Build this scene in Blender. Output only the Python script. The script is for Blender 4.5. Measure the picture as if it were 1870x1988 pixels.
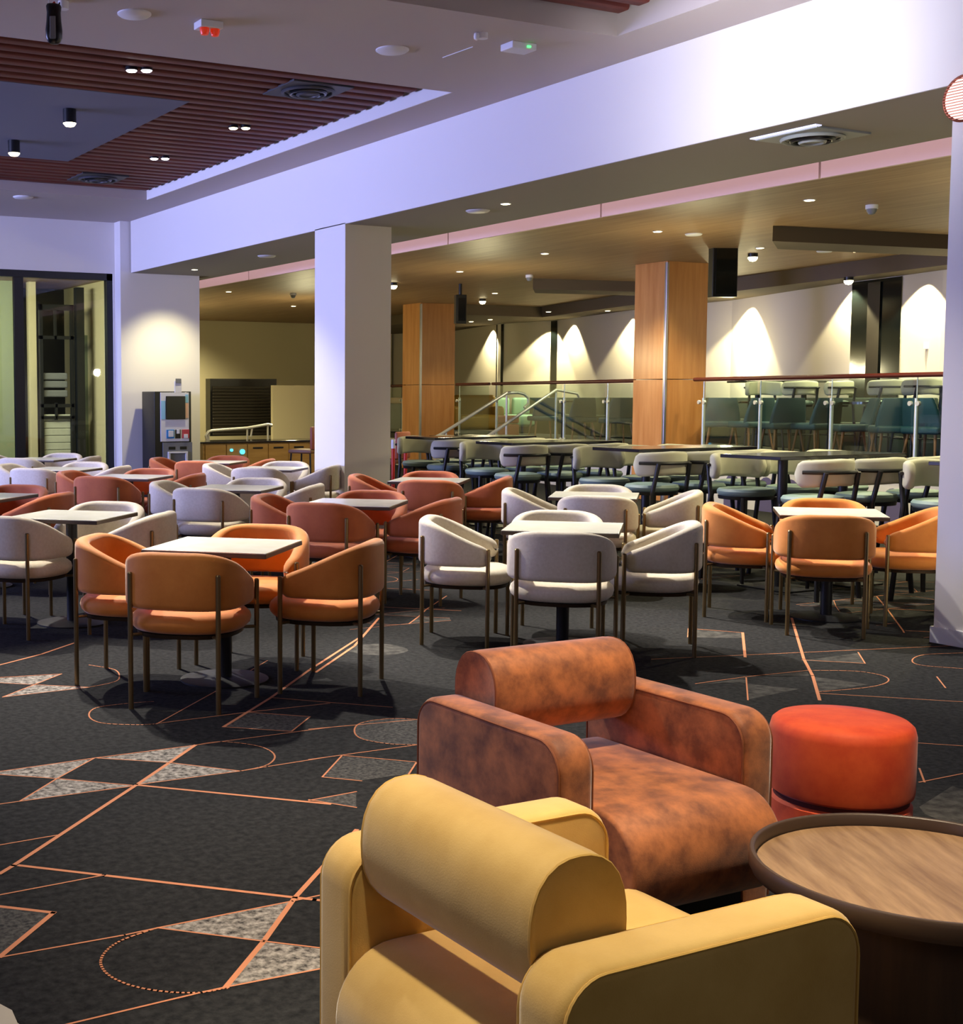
import bpy, bmesh, math, random
from mathutils import Vector, Matrix
random.seed(7)
for o in list(bpy.data.objects): bpy.data.objects.remove(o)
SC = bpy.context.scene
COL = SC.collection
PI = math.pi
R = math.radians

# ------------------------------------------------------------------ camera
F, CX, CY = 2594.4, 533.1, 969.3          # focal length and principal point, pixels of the 1870 x 1988 frame
YAW, PITCH, ROLL, EYE = R(27.1696), R(4.3828), R(-0.0471), 1.5
fw = Vector((math.sin(YAW)*math.cos(PITCH), math.cos(YAW)*math.cos(PITCH), -math.sin(PITCH)))
rt = Vector((math.cos(YAW), -math.sin(YAW), 0))
up = rt.cross(fw)
rt2 = rt*math.cos(ROLL)+up*math.sin(ROLL)
up2 = -rt*math.sin(ROLL)+up*math.cos(ROLL)
cam_data = bpy.data.cameras.new('camera')
cam = bpy.data.objects.new('camera', cam_data); COL.objects.link(cam)
m = Matrix((rt2, up2, -fw)).transposed().to_4x4(); m.translation = Vector((0, 0, EYE))
cam.matrix_world = m
cam_data.sensor_fit = 'HORIZONTAL'; cam_data.sensor_width = 36
cam_data.lens = F/1870*36
cam_data.shift_x = (935-CX)/1870; cam_data.shift_y = (CY-994)/1870
cam_data.clip_start = .05; cam_data.clip_end = 200
SC.camera = cam
def ray(x, y): return rt2*((x-CX)/F)-up2*((y-CY)/F)+fw
def onz(x, y, z=0): d = ray(x, y); return Vector((0, 0, EYE))+d*((z-EYE)/d.z)
def onx(x, y, X): d = ray(x, y); return Vector((0, 0, EYE))+d*(X/d.x)
def ony(x, y, Y): d = ray(x, y); return Vector((0, 0, EYE))+d*(Y/d.y)
def depth(x, D, z=0):
    "floor point seen in image column x at distance D along the view"
    d = ray(x, 771); h = Vector((d.x, d.y)); k = D/(h.x*math.sin(YAW)+h.y*math.cos(YAW)); return Vector((h.x*k, h.y*k, z))

# ------------------------------------------------------------------ colour management, world
SC.view_settings.view_transform = 'Standard'; SC.view_settings.look = 'None'
SC.view_settings.exposure = 0.35; SC.view_settings.gamma = 1; SC.view_settings.use_curve_mapping = False
SC.cycles.use_denoising = True
SC.cycles.max_bounces = 8; SC.cycles.diffuse_bounces = 4; SC.cycles.transparent_max_bounces = 16
SC.cycles.sample_clamp_indirect = 4
world = bpy.data.worlds.new('world'); SC.world = world; world.use_nodes = True
world.node_tree.nodes['Background'].inputs[0].default_value = (.55, .55, .75, 1)
world.node_tree.nodes['Background'].inputs[1].default_value = .05

# ------------------------------------------------------------------ lights
LAV = (.42, .46, 1.0); WARM = (1.0, .84, .50); NEUT = (1.0, .93, .82); YEL = (1.0, .90, .52)
def area(name, loc, target, sx, sy, e, col, spread=180):
    l = bpy.data.lights.new(name, 'AREA'); l.shape = 'RECTANGLE'; l.size = sx; l.size_y = sy; l.energy = e; l.color = col; l.spread = R(spread)
    o = bpy.data.objects.new(name, l); COL.objects.link(o); o.location = loc
    o.rotation_euler = (Vector(target)-Vector(loc)).to_track_quat('-Z', 'Y').to_euler(); return o
def spot(name, loc, target, e, col, ang=70, blend=.6, size=.05):
    l = bpy.data.lights.new(name, 'SPOT'); l.energy = e; l.color = col; l.spot_size = R(ang); l.spot_blend = blend; l.shadow_soft_size = size
    o = bpy.data.objects.new(name, l); COL.objects.link(o); o.location = loc
    o.rotation_euler = (Vector(target)-Vector(loc)).to_track_quat('-Z', 'Y').to_euler(); return o
area('left_lilac_light', (-4.5, 14.8, 2.6), (8, 14.2, 3.1), 6.5, 2.4, 640, LAV, 120)          # broad lilac lamp on the left for the tint on walls; source unseen
area('side_light', (-3.2, 3.6, 2.5), (3, 4.2, .6), 3.5, 1.8, 30, (.72, .66, 1), 130)  # added unseen fill from the left for the near chairs and column
area('hall_fill', (2.0, -3.0, 3.6), (5, 9, .8), 6, 1.5, 24, NEUT)  # added fill from behind the camera, lifts the faces turned to it
spot('wall_wash_light', (5.3, 6.2, 3.3), (7.27, 6.6, 3.60), 180, (.93, .92, 1), 100, 1, .25)  # added bare lamp in mid-air, makes the bright patch on the beam
HALL = [  # ceiling spots over the dining tables: position, aim, watts; they shine back towards the camera side
    ((2.7, 8.6, 4.05), (2.9, 6.2, .5), 620), ((5.0, 8.6, 4.05), (5.2, 6.2, .5), 680), ((6.5, 8.6, 4.05), (7.3, 6.1, .5), 560),
    ((2.6, 10.6, 4.2), (2.7, 8.4, .5), 620), ((4.9, 10.8, 4.2), (5.1, 8.5, .5), 240), ((6.3, 10.6, 4.05), (7.0, 8.3, .5), 420),
    ((2.6, 12.6, 4.2), (2.7, 10.5, .5), 160), ((4.8, 12.6, 4.2), (5.0, 10.5, .5), 330), ((6.3, 12.6, 4.05), (7.0, 10.5, .5), 380), ((4.6, 14.4, 4.2), (4.7, 12.4, .5), 190),
    ((6.2, 15.2, 4.2), (6.7, 13.2, .5), 480), ((4.4, 16.2, 4.2), (4.6, 14.1, .5), 330), ((6.2, 16.6, 4.05), (6.7, 14.8, .5), 110), ((5.0, 18.4, 4.0), (5.1, 16.4, .5), 200)]
for p, t, e in HALL: spot('hall_spot', p, t, e*1.5, NEUT, 52, .7, .06)
spot('lounge_spot', (3.05, 2.15, 4.05), (2.8, 2.65, .4), 560, (1, .84, .60), 56, .6, .07)
spot('lounge_spot', (.95, 1.95, 4.0), (1.5, 1.95, .5), 400, (1, .89, .68), 35, .6, .07)
spot('wall_spot', (7.78, 17.85, 3.30), (7.8, 18.9, .9), 150, YEL, 86, .9, .05)
spot('floor_spot', (1.6, 5.6, 4.05), (1.0, 4.2, 0), 260, NEUT, 80, 1, .08)  # added spot, brightens the near carpet

# ------------------------------------------------------------------ materials
def lin(c): return tuple(((v/255)/12.92 if v/255 <= .04045 else (((v/255)+.055)/1.055)**2.4) for v in c)+(1,)
MATS = {}; TRAY = 63
def mat(name, rgb, rough=.6, metal=0, noise=None, ns=8, bump=0, bs=200, sheen=0, emit=None, es=0, coat=0, stretch=None, alpha=None, rot=0, spec=.5):
    m = bpy.data.materials.new(name); m.use_nodes = True; nt = m.node_tree; b = nt.nodes['Principled BSDF']
    c = lin(rgb); b.inputs['Base Color'].default_value = c; b.inputs['Roughness'].default_value = rough; b.inputs['Metallic'].default_value = metal
    b.inputs['Specular IOR Level'].default_value = spec
    if sheen: b.inputs['Sheen Weight'].default_value = sheen; b.inputs['Sheen Roughness'].default_value = .4
    if coat: b.inputs['Coat Weight'].default_value = coat; b.inputs['Coat Roughness'].default_value = .1
    if emit: b.inputs['Emission Color'].default_value = lin(emit); b.inputs['Emission Strength'].default_value = es
    if alpha is not None: b.inputs['Alpha'].default_value = alpha
    if noise or bump:
        tc = nt.nodes.new('ShaderNodeTexCoord'); mp = nt.nodes.new('ShaderNodeMapping'); nt.links.new(tc.outputs['Object'], mp.inputs[0])
        if stretch: mp.inputs['Scale'].default_value = stretch
        if rot:
            m0 = nt.nodes.new('ShaderNodeMapping'); m0.inputs['Rotation'].default_value = (0, 0, -rot); nt.links.new(tc.outputs['Object'], m0.inputs[0]); nt.links.new(m0.outputs[0], mp.inputs[0])
    if noise:
        n = nt.nodes.new('ShaderNodeTexNoise'); n.inputs['Scale'].default_value = ns; n.inputs['Detail'].default_value = 6; n.inputs['Roughness'].default_value = .62
        nt.links.new(mp.outputs[0], n.inputs['Vector'])
        r = nt.nodes.new('ShaderNodeValToRGB'); r.color_ramp.elements[0].position = .34; r.color_ramp.elements[1].position = .66
        r.color_ramp.elements[0].color = c; r.color_ramp.elements[1].color = lin(noise)
        nt.links.new(n.outputs['Fac'], r.inputs[0]); nt.links.new(r.outputs[0], b.inputs['Base Color'])
    if bump:
        n2 = nt.nodes.new('ShaderNodeTexNoise'); n2.inputs['Scale'].default_value = bs; n2.inputs['Detail'].default_value = 2
        nt.links.new(mp.outputs[0], n2.inputs['Vector']); bp = nt.nodes.new('ShaderNodeBump'); bp.inputs['Strength'].default_value = bump; bp.inputs['Distance'].default_value = .002
        nt.links.new(n2.outputs['Fac'], bp.inputs['Height']); nt.links.new(bp.outputs[0], b.inputs['Normal'])
    MATS[name] = m; return m
mat('lit_face_paint', (226, 222, 218), .75)
mat('ceiling_paint', (184, 174, 170), .8)
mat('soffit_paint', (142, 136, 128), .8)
mat('beam_paint', (232, 228, 224), .7)
mat('grey_panel', (100, 102, 118), .8)
mat('slat_wood', (84, 34, 28), .55, noise=(112, 50, 40), ns=3, stretch=(.4, 6, 6))
mat('void_dark', (30, 24, 26), .9)
mat('bulkhead', (98, 86, 70), .8)
mat('wood_ceiling', (138, 108, 78), .5, noise=(164, 134, 98), ns=2.2, stretch=(9, .5, 1), spec=.5)
mat('fascia_pink', (226, 204, 204), .7)
mat('pillar_wood', (178, 118, 64), .35, noise=(198, 140, 84), ns=2.0, stretch=(5, 5, .5))
mat('metal_trim', (170, 168, 172), .35, 1)
mat('carpet', (26, 26, 27), .95, noise=(48, 48, 48), ns=34, bump=.5, bs=260, spec=.1)
mat('carpet_orange', (202, 134, 98), .9, spec=.1)
mat('carpet_light', (44, 42, 42), .95, noise=(176, 168, 158), ns=38, spec=.1)
mat('carpet_speck', (40, 40, 42), .95, noise=(92, 90, 86), ns=55, spec=.1)
mat('carpet_dim', (44, 43, 42), .95, noise=(84, 82, 78), ns=16, spec=.1)
mat('vinyl', (188, 178, 158), .4)
mat('orange_velvet', (206, 122, 38), .75, noise=(220, 138, 52), ns=7, sheen=.35, bump=.3, bs=400)
mat('orange_velvet_dim', (186, 96, 46), .75, noise=(200, 108, 54), ns=7, sheen=.35, bump=.3, bs=400)  # orange velvet again, redder and darker to carry the less warm light there
mat('cream_fabric', (214, 202, 180), .85, noise=(224, 214, 194), ns=60, sheen=.2, bump=.4, bs=300)
mat('bronze', (142, 122, 84), .3, .8)
mat('bronze_dark', (64, 50, 36), .4, .8)
mat('black_metal', (20, 21, 26), .45, .2)
mat('black_top', (14, 12, 16), .18, 0, coat=.4)
mat('marble', (246, 245, 232), .22, noise=(232, 231, 212), ns=4)
mat('table_edge', (64, 48, 30), .5)
mat('yellow_velvet', (188, 148, 70), .7, noise=(208, 170, 94), ns=3.5, sheen=.45, bump=.15, bs=300)
mat('yellow_piping', (200, 158, 78), .7)
mat('brown_velvet', (122, 66, 34), .65, noise=(198, 118, 64), ns=12, sheen=.5, bump=.15, bs=300)
mat('brown_piping', (140, 78, 44), .7)
mat('red_velvet', (206, 62, 20), .7, noise=(228, 86, 34), ns=9, sheen=.12)
mat('red_dark', (90, 22, 14), .8)
mat('oak_tray', (130, 98, 68), .42, noise=(174, 140, 104), ns=3.4, stretch=(1.0, 8, 1), rot=R(TRAY))
mat('oak_dark', (58, 40, 26), .5, noise=(74, 52, 34), ns=3, stretch=(8, 8, .6))
mat('tray_rim', (76, 58, 44), .4)
mat('pad_grey', (168, 166, 148), .8, bump=.3, bs=300)
mat('pad_sage', (112, 132, 126), .55, bump=.2, bs=300)
mat('teal', (18, 60, 72), .6)
mat('leg_wood', (120, 78, 44), .5)
mat('olive_leather', (140, 112, 40), .4)
mat('rust_leather', (150, 76, 48), .5)
mat('green_fabric', (34, 46, 40), .8)
mat('mint', (118, 152, 134), .6)
mat('rail_wood', (84, 30, 22), .35)
mat('steel', (214, 214, 208), .38, .6)
mat('wall_beige', (206, 196, 180), .85)
mat('wall_warm', (196, 184, 150), .85)
mat('black_frame', (16, 19, 26), .4)
mat('dark_window', (12, 16, 16), .08, coat=.5)
mat('shutter', (44, 38, 28), .55)
mat('counter_wood', (150, 112, 58), .4, noise=(170, 130, 72), ns=3, stretch=(.6, 6, 6))
mat('tv_black', (12, 13, 16), .3)
mat('plastic_white', (226, 226, 230), .5)
mat('plastic_grey', (120, 122, 126), .5)
mat('vent_grey', (56, 56, 62), .5)
mat('vent_light', (150, 156, 152), .5)
mat('red_plastic', (220, 50, 20), .3, emit=(230, 60, 20), es=.25)
mat('red_post', (196, 48, 34), .45)
mat('blue_sign', (40, 130, 200), .5); mat('cyan_sign', (150, 206, 240), .5); mat('red_sign', (190, 66, 76), .5); mat('peach_sign', (240, 196, 170), .5)
mat('mural_purple', (92, 84, 120), .7); mat('mural_white', (214, 210, 200), .7)
mat('curtain', (126, 134, 108), .8); mat('white_slat', (190, 190, 176), .7)
mat('glow_warm', (255, 240, 190), .5, emit=(255, 240, 190), es=9)
mat('glow_white', (255, 255, 255), .5, emit=(255, 250, 255), es=9)
mat('glow_pink', (255, 214, 196), .5, emit=(255, 214, 196), es=1.5)
mat('glow_green', (80, 255, 120), .5, emit=(80, 255, 120), es=2)
mat('glow_blue', (60, 180, 255), .5, emit=(70, 190, 255), es=2.2)
mat('glow_strip', (225, 228, 255), .5, emit=(220, 224, 255), es=.7)  # air slot given its own faint glow to look lit
mat('copper', (150, 84, 62), .35, .7)
g = bpy.data.materials.new('glass'); g.use_nodes = True; nt = g.node_tree; nt.nodes.clear()
out = nt.nodes.new('ShaderNodeOutputMaterial'); mx = nt.nodes.new('ShaderNodeMixShader'); tr = nt.nodes.new('ShaderNodeBsdfTransparent'); gl = nt.nodes.new('ShaderNodeBsdfGlossy')
lw = nt.nodes.new('ShaderNodeLayerWeight'); lw.inputs[0].default_value = .18; tr.inputs[0].default_value = (.88, .95, .92, 1); gl.inputs['Roughness'].default_value = .02
nt.links.new(lw.outputs['Fresnel'], mx.inputs[0]); nt.links.new(tr.outputs[0], mx.inputs[1]); nt.links.new(gl.outputs[0], mx.inputs[2]); nt.links.new(mx.outputs[0], out.inputs[0]); MATS['glass'] = g
lw.inputs[0].default_value = .07
for l_ in list(nt.links):
    if l_.to_socket == mx.inputs[0]: nt.links.remove(l_)
nt.links.new(lw.outputs['Facing'], mx.inputs[0])
g2 = g.copy(); g2.name = 'glass_window'; g2.node_tree.nodes['Layer Weight'].inputs[0].default_value = .32
g2.node_tree.nodes['Transparent BSDF'].inputs[0].default_value = (.74, .80, .84, 1); MATS['glass_window'] = g2

# ------------------------------------------------------------------ mesh helpers
class MB:
    def __init__(s): s.bm = bmesh.new(); s.mi = 0
    def _mark(s, f0):
        s.bm.faces.ensure_lookup_table()
        for f in s.bm.faces[f0:]: f.material_index = s.mi
    def box(s, x0, x1, y0, y1, z0, z1, bevel=0, seg=2, M=None):
        f0 = len(s.bm.faces)
        t = bmesh.new(); bmesh.ops.create_cube(t, size=1)
        for v in t.verts: v.co = Vector((x0+(v.co.x+.5)*(x1-x0), y0+(v.co.y+.5)*(y1-y0), z0+(v.co.z+.5)*(z1-z0)))
        if bevel: bmesh.ops.bevel(t, geom=list(t.edges), offset=bevel, segments=seg, profile=.5, affect='EDGES')
        if M: bmesh.ops.transform(t, matrix=M, verts=t.verts)
        s.merge(t); s._mark(f0); return s
    def merge(s, t):
        mp = {}
        for v in t.verts: mp[v] = s.bm.verts.new(v.co)
        for f in t.faces:
            try: s.bm.faces.new([mp[v] for v in f.verts])
            except ValueError: pass
        t.free()
    def cyl(s, p0, p1, r0, r1=None, seg=16, caps=True):
        f0 = len(s.bm.faces); r1 = r0 if r1 is None else r1
        p0 = Vector(p0); p1 = Vector(p1); d = (p1-p0).normalized(); a = d.orthogonal().normalized(); b = d.cross(a)
        A = []; B = []
        for i in range(seg):
            t = 2*PI*i/seg; v = a*math.cos(t)+b*math.sin(t)
            A.append(s.bm.verts.new(p0+v*r0)); B.append(s.bm.verts.new(p1+v*r1))
        for i in range(seg): s.bm.faces.new((A[i], A[(i+1) % seg], B[(i+1) % seg], B[i]))
        if caps: s.bm.faces.new(A[::-1]); s.bm.faces.new(B)
        s._mark(f0); return s
    def tube(s, pts, r, seg=10, closed=False):
        f0 = len(s.bm.faces); pts = [Vector(p) for p in pts]; n = len(pts); rings = []; prev = None
        for i, p in enumerate(pts):
            if closed: d = (pts[(i+1) % n]-pts[i-1]).normalized()
            else: d = (pts[min(i+1, n-1)]-pts[max(i-1, 0)]).normalized()
            a = prev if prev else d.orthogonal().normalized()
            a = (a-d*a.dot(d)).normalized(); prev = a; b = d.cross(a)
            rings.append([s.bm.verts.new(p+(a*math.cos(2*PI*k/seg)+b*math.sin(2*PI*k/seg))*r) for k in range(seg)])
        for i in range(n if closed else n-1):
            A = rings[i]; B = rings[(i+1) % n]
            for k in range(seg): s.bm.faces.new((A[k], A[(k+1) % seg], B[(k+1) % seg], B[k]))
        if not closed: s.bm.faces.new(rings[0][::-1]); s.bm.faces.new(rings[-1])
        s._mark(f0); return s
    def lathe(s, prof, c=(0, 0), seg=40, sup=2, sx=1, sy=1):
        "profile of (r, z) pairs turned about c; sup > 2 gives a squarer plan"
        f0 = len(s.bm.faces); rings = []
        for r, z in prof:
            ring = []
            for k in range(seg):
                t = 2*PI*k/seg; ct, st = math.cos(t), math.sin(t)
                q = (abs(ct)**sup+abs(st)**sup)**(-1/sup)
                ring.append(s.bm.verts.new((c[0]+r*sx*ct*q, c[1]+r*sy*st*q, z)))
            rings.append(ring)
        for A, B in zip(rings, rings[1:]):
            for k in range(seg): s.bm.faces.new((A[k], A[(k+1) % seg], B[(k+1) % seg], B[k]))
        s.bm.faces.new(rings[0][::-1]); s.bm.faces.new(rings[-1]); s._mark(f0); return s
    def prism(s, poly, d, bevel=0, seg=3):
        "closed 3-D polygon extruded by vector d"
        f0 = len(s.bm.faces); t = bmesh.new(); d = Vector(d)
        A = [t.verts.new(Vector(p)) for p in poly]; B = [t.verts.new(Vector(p)+d) for p in poly]; n = len(poly)
        fa = t.faces.new(A[::-1]); fb = t.faces.new(B)
        for i in range(n): t.faces.new((A[i], A[(i+1) % n], B[(i+1) % n], B[i]))
        bmesh.ops.recalc_face_normals(t, faces=t.faces)
        if bevel: bmesh.ops.bevel(t, geom=list(set(fa.edges) | set(fb.edges)), offset=bevel, segments=seg, profile=.5, affect='EDGES')
        s.merge(t); s._mark(f0); return s
    def quad(s, *pts):
        f0 = len(s.bm.faces); s.bm.faces.new([s.bm.verts.new(Vector(p)) for p in pts]); s._mark(f0); return s
    def loft(s, rings, closed=False, cap=True):
        f0 = len(s.bm.faces); V = [[s.bm.verts.new(Vector(p)) for p in r] for r in rings]; n = len(V[0])
        for A, B in zip(V, V[1:]+(V[:1] if closed else [])):
            for k in range(n): s.bm.faces.new((A[k], A[(k+1) % n], B[(k+1) % n], B[k]))
        if cap and not closed: s.bm.faces.new(V[0][::-1]); s.bm.faces.new(V[-1])
        s._mark(f0); return s
    def build(s, name, mats, parent=None, smooth=40, recalc=True):
        if recalc: bmesh.ops.recalc_face_normals(s.bm, faces=s.bm.faces)
        me = bpy.data.meshes.new(name); s.bm.to_mesh(me); s.bm.free()
        for k in (mats if isinstance(mats, (list, tuple)) else [mats]): me.materials.append(MATS[k])
        o = bpy.data.objects.new(name, me); COL.objects.link(o)
        if parent: o.parent = parent
        if smooth:
            me.shade_smooth()
            try: me.set_sharp_from_angle(angle=R(smooth))
            except Exception: pass
        return o
def tag(o, label=None, cat=None, group=None, kind=None):
    if label: o['label'] = label
    if cat: o['category'] = cat
    if group: o['group'] = group
    if kind: o['kind'] = kind
    return o
def thing(name, label, cat, loc=(0, 0, 0), rz=0, group=None):
    o = bpy.data.objects.new(name, None); COL.objects.link(o); o.location = loc; o.rotation_euler = (0, 0, rz); o.empty_display_size = .1
    return tag(o, label, cat, group)
def dup(root, loc, rz, label, group=None):
    kids = [c for c in bpy.data.objects if c.parent == root]
    r = root.copy(); COL.objects.link(r); r.location = loc; r.rotation_euler = (0, 0, rz); r['label'] = label
    if group: r['group'] = group
    for ch in kids:
        c = ch.copy(); COL.objects.link(c); c.parent = r
        for gch in [k for k in bpy.data.objects if k.parent == ch]:
            d = gch.copy(); COL.objects.link(d); d.parent = c
    return r
def struct(o): o['kind'] = 'structure'; return o
def rrect(w, h, r, n=5):
    "rounded rectangle outline, centred, (u, v) pairs"
    P = []
    for cx_, cy_, a0 in ((w/2-r, h/2-r, 0), (-w/2+r, h/2-r, 90), (-w/2+r, -h/2+r, 180), (w/2-r, -h/2+r, 270)):
        for i in range(n+1): a = R(a0+90*i/n); P.append((cx_+r*math.cos(a), cy_+r*math.sin(a)))
    return P

# ================================================================== ROOM
ZC, ZB, ZW, ZF = 4.10, 3.343, 3.42, .68        # hall ceiling, beam underside, timber ceiling, raised floor
X0 = 7.273                                       # hall side of the beam and columns
# ---- floor with its woven pattern
mb = MB()
mb.quad((-5, -4, 0), (24, -4, 0), (24, 34, 0), (-5, 34, 0))
def fl(x, y): p = onz(x, y, 0); return (p.x, p.y)
LZ = [0]
def line(pts, w, z=.0012, mi=1):
    mb.mi = mi; LZ[0] += .000006; z += LZ[0]
    for (ax, ay), (bx, by) in zip(pts, pts[1:]):
        d = Vector((bx-ax, by-ay)); L = d.length
        if L < 1e-4: continue
        n = Vector((-d.y, d.x))/L*w/2; e = d/L*w*.4
        mb.quad((ax+n.x-e.x, ay+n.y-e.y, z), (ax-n.x-e.x, ay-n.y-e.y, z), (bx-n.x+e.x, by-n.y+e.y, z), (bx+n.x+e.x, by+n.y+e.y, z))
def poly(pts, mi, z=.0007): mb.mi = mi; mb.quad(*[(x, y, z) for x, y in pts])
T_, K_ = .0075, .0165
Z1 = lambda *P: [fl(x/2.889, 1300+y/2.889) for x, y in P]
Z2 = lambda *P: [fl(600+x/1.4724, 1200+y/1.4724) for x, y in P]
def arc_fit(P, n=22):
    "smooth closed-ish curve through points (Catmull-Rom)"
    o = []
    for i in range(len(P)-1):
        p0 = Vector(P[max(i-1, 0)]); p1 = Vector(P[i]); p2 = Vector(P[i+1]); p3 = Vector(P[min(i+2, len(P)-1)])
        for k in range(6):
            t = k/6; q = .5*((2*p1)+(-p0+p2)*t+(2*p0-5*p1+4*p2-p3)*t*t+(-p0+3*p1-3*p2+p3)*t**3); o.append((q.x, q.y))
    return o+[tuple(P[-1])]
PAT_LINES = [(Z1((0, 572), (530, 497), (1095, 425), (1240, 405), (1849, 325)), T_), (Z1((1095, 425), (770, 645), (75, 1100), (0, 1145)), K_),
    (Z1((0, 590), (320, 612), (740, 650)), T_), (Z1((780, 650), (1849, 755)), K_), (Z1((530, 497), (320, 612), (110, 740), (0, 755)), T_),
    (arc_fit(Z1((1095, 425), (1240, 405), (1450, 430), (1540, 480), (1500, 535), (1350, 570))), T_), (Z1((110, 740), (740, 655)), T_), (Z1((545, 497), (945, 522), (1350, 570)), T_),
    (Z1((780, 645), (1350, 570), (1500, 545), (1849, 490)), T_), (Z1((110, 1100), (580, 1155), (1655, 1280), (1765, 1292), (2100, 1330)), K_),
    (Z1((2000, 900), (1655, 1280), (1480, 1525), (1265, 1785)), K_), (Z1((885, 1450), (1640, 1300), (1900, 1245)), T_), (Z1((885, 1450), (1480, 1525), (1900, 1575)), T_), (Z1((1280, 1780), (1900, 1660)), T_),
    (arc_fit(Z1((885, 1450), (700, 1512), (600, 1575), (565, 1650), (620, 1722), (760, 1780), (950, 1810), (1130, 1812), (1280, 1785))), T_),
    (Z1((0, 1615), (700, 1490), (885, 1450)), T_), (Z1((300, 2010), (1130, 1812), (1280, 1780)), T_), (Z1((0, 985), (320, 930)), T_), (Z1((0, 1265), (580, 1155)), T_),
    (Z1((0, 1330), (300, 1365), (0, 1612)), K_), (Z1((0, 45), (345, 25)), T_), (Z1((345, 25), (15, 155)), T_), (Z1((15, 155), (500, 100)), T_), (Z1((0, 75), (190, 85), (500, 100)), T_),
    (arc_fit(Z1((500, 100), (640, 70), (670, 40), (640, 0), (500, -25))), T_), (arc_fit(Z1((860, 180), (720, 190), (540, 215), (500, 262), (570, 300), (760, 310), (880, 305))), T_),
    (Z1((880, 305), (1215, 120), (1500, -50)), T_), (Z1((880, 303), (1390, 240), (1849, 190)), T_), (Z1((1390, 240), (1740, 265), (1635, 348), (1255, 322)), T_),
    (Z1((2050, -200), (1740, 0), (1520, 158), (1255, 322)), K_), (Z1((1520, 158), (1849, 185), (2200, 212)), T_), (Z1((-60, -10), (230, -85), (420, -150)), K_),
    (Z2((0, 318), (315, 290)), T_), (Z2((0, 405), (315, 362)), T_), (Z2((38, 455), (95, 393), (308, 412), (285, 447)), T_), (Z2((38, 455), (150, 466)), T_), (Z2((0, 522), (135, 497)), T_), (Z2((0, 520), (135, 542)), T_),
    (arc_fit(Z2((315, 290), (230, 288), (150, 300), (130, 322), (150, 345), (230, 360), (315, 362))), T_), (Z2((20, 155), (130, 80), (200, 0)), K_),
    (Z2((1105, 188), (1250, 168), (1425, 150)), T_), (Z2((1380, 0), (1415, 118), (1440, 165), (1460, 235)), K_), (Z2((1450, 215), (1870, 240)), T_), (Z2((1250, 170), (1255, 235)), T_),
    (arc_fit(Z2((1425, 150), (1560, 152), (1640, 165), (1655, 182), (1600, 198), (1450, 212))), T_), (Z2((1240, 42), (1247, 112)), K_), (Z2((1085, 30), (1240, 42)), T_), (Z2((1085, 30), (1083, 55)), T_),
    (Z2((1570, 98), (1590, 130)), T_), (Z2((1410, 120), (1590, 130)), T_), (arc_fit(Z2((1870, 100), (1760, 105), (1725, 120), (1750, 135), (1870, 145))), T_), (Z2((1700, 355), (1870, 366)), T_), (Z2((1745, 470), (1870, 445)), T_), (Z2((1795, 168), (1820, 200)), T_),
    (Z2((1745, 430), (1760, 470)), T_), (Z2((980, 118), (1870, 78)), T_)]
for P, w in PAT_LINES: line(P, w)
LIGHT = [Z1((0, 572), (530, 500), (320, 610), (0, 588)), Z1((545, 499), (1090, 427), (945, 520)), Z1((112, 738), (325, 614), (735, 652)), Z1((782, 645), (945, 524), (1345, 569)),
         Z1((890, 1452), (1636, 1303), (1478, 1523)), Z1((1285, 1778), (1485, 1530), (1900, 1580), (1900, 1660)), Z1((0, 48), (342, 27), (190, 83), (0, 75)), Z1((18, 153), (190, 87), (495, 100))]
for P in LIGHT: poly(P, 2)
for P in [Z1((1395, 243), (1735, 266), (1633, 346), (1258, 321)), Z2((97, 395), (306, 413), (284, 446), (150, 464), (40, 454)), Z2((5, 521), (135, 499), (135, 540)), Z1((0, 1335), (290, 1368), (0, 1605))]: poly(P, 3)
poly(arc_fit(Z2((315, 290), (230, 288), (150, 300), (130, 322), (150, 345), (230, 360), (315, 362))), 3)
poly(arc_fit(Z2((100, 92), (150, 76), (230, 75), (284, 92), (230, 106), (150, 104), (100, 92))[:-1]), 4)
for P in [Z2((1120, 190), (1250, 170), (1252, 186), (1190, 184)), Z2((1255, 188), (1400, 203), (1255, 233)), Z2((1440, 167), (1600, 190), (1448, 212)), Z2((1300, 165), (1425, 152), (1430, 165)),
          Z2((1085, 32), (1240, 44), (1242, 58), (1083, 55)), Z2((1412, 122), (1570, 100), (1588, 129)), Z2((1840, 480), (1900, 500), (1900, 620), (1760, 560), (1745, 540))]: poly(P, 4)
# the same motifs repeat across the carpet further back
def shiftp(P, dx, dy, a=0): return [(x*math.cos(a)-y*math.sin(a)+dx, x*math.sin(a)+y*math.cos(a)+dy) for x, y in P]
base_lines = [(P, w) for P, w in PAT_LINES[:31]]
for i, (dx, dy) in enumerate([(3.4, 4.4), (6.3, 1.6), (3.8, 8.0), (6.8, 6.0), (1.2, 9.2), (7.6, 10.4)]):
    for P, w in base_lines: line(shiftp(P, dx, dy), w*.62, .0002)
    for P in LIGHT: poly(shiftp(P, dx, dy), 4, .0006)
# pale vinyl edge in the near corner
mb.mi = 5
c = onz(0, 1988, 0); e1 = onz(0, 1951, 0); e2 = onz(34, 1988, 0)
arc = [(-1.5, e1.y+.9), (e1.x, e1.y), ((e1.x+e2.x)/2+.012, (e1.y+e2.y)/2+.012), (e2.x, e2.y), (e2.x+.12, e2.y-.5), (-1.5, .4)]
mb.quad(*[(x, y, .003) for x, y in arc])
struct(mb.build('floor', ['carpet', 'carpet_orange', 'carpet_light', 'carpet_speck', 'carpet_dim', 'vinyl'], smooth=0, recalc=False))

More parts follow.
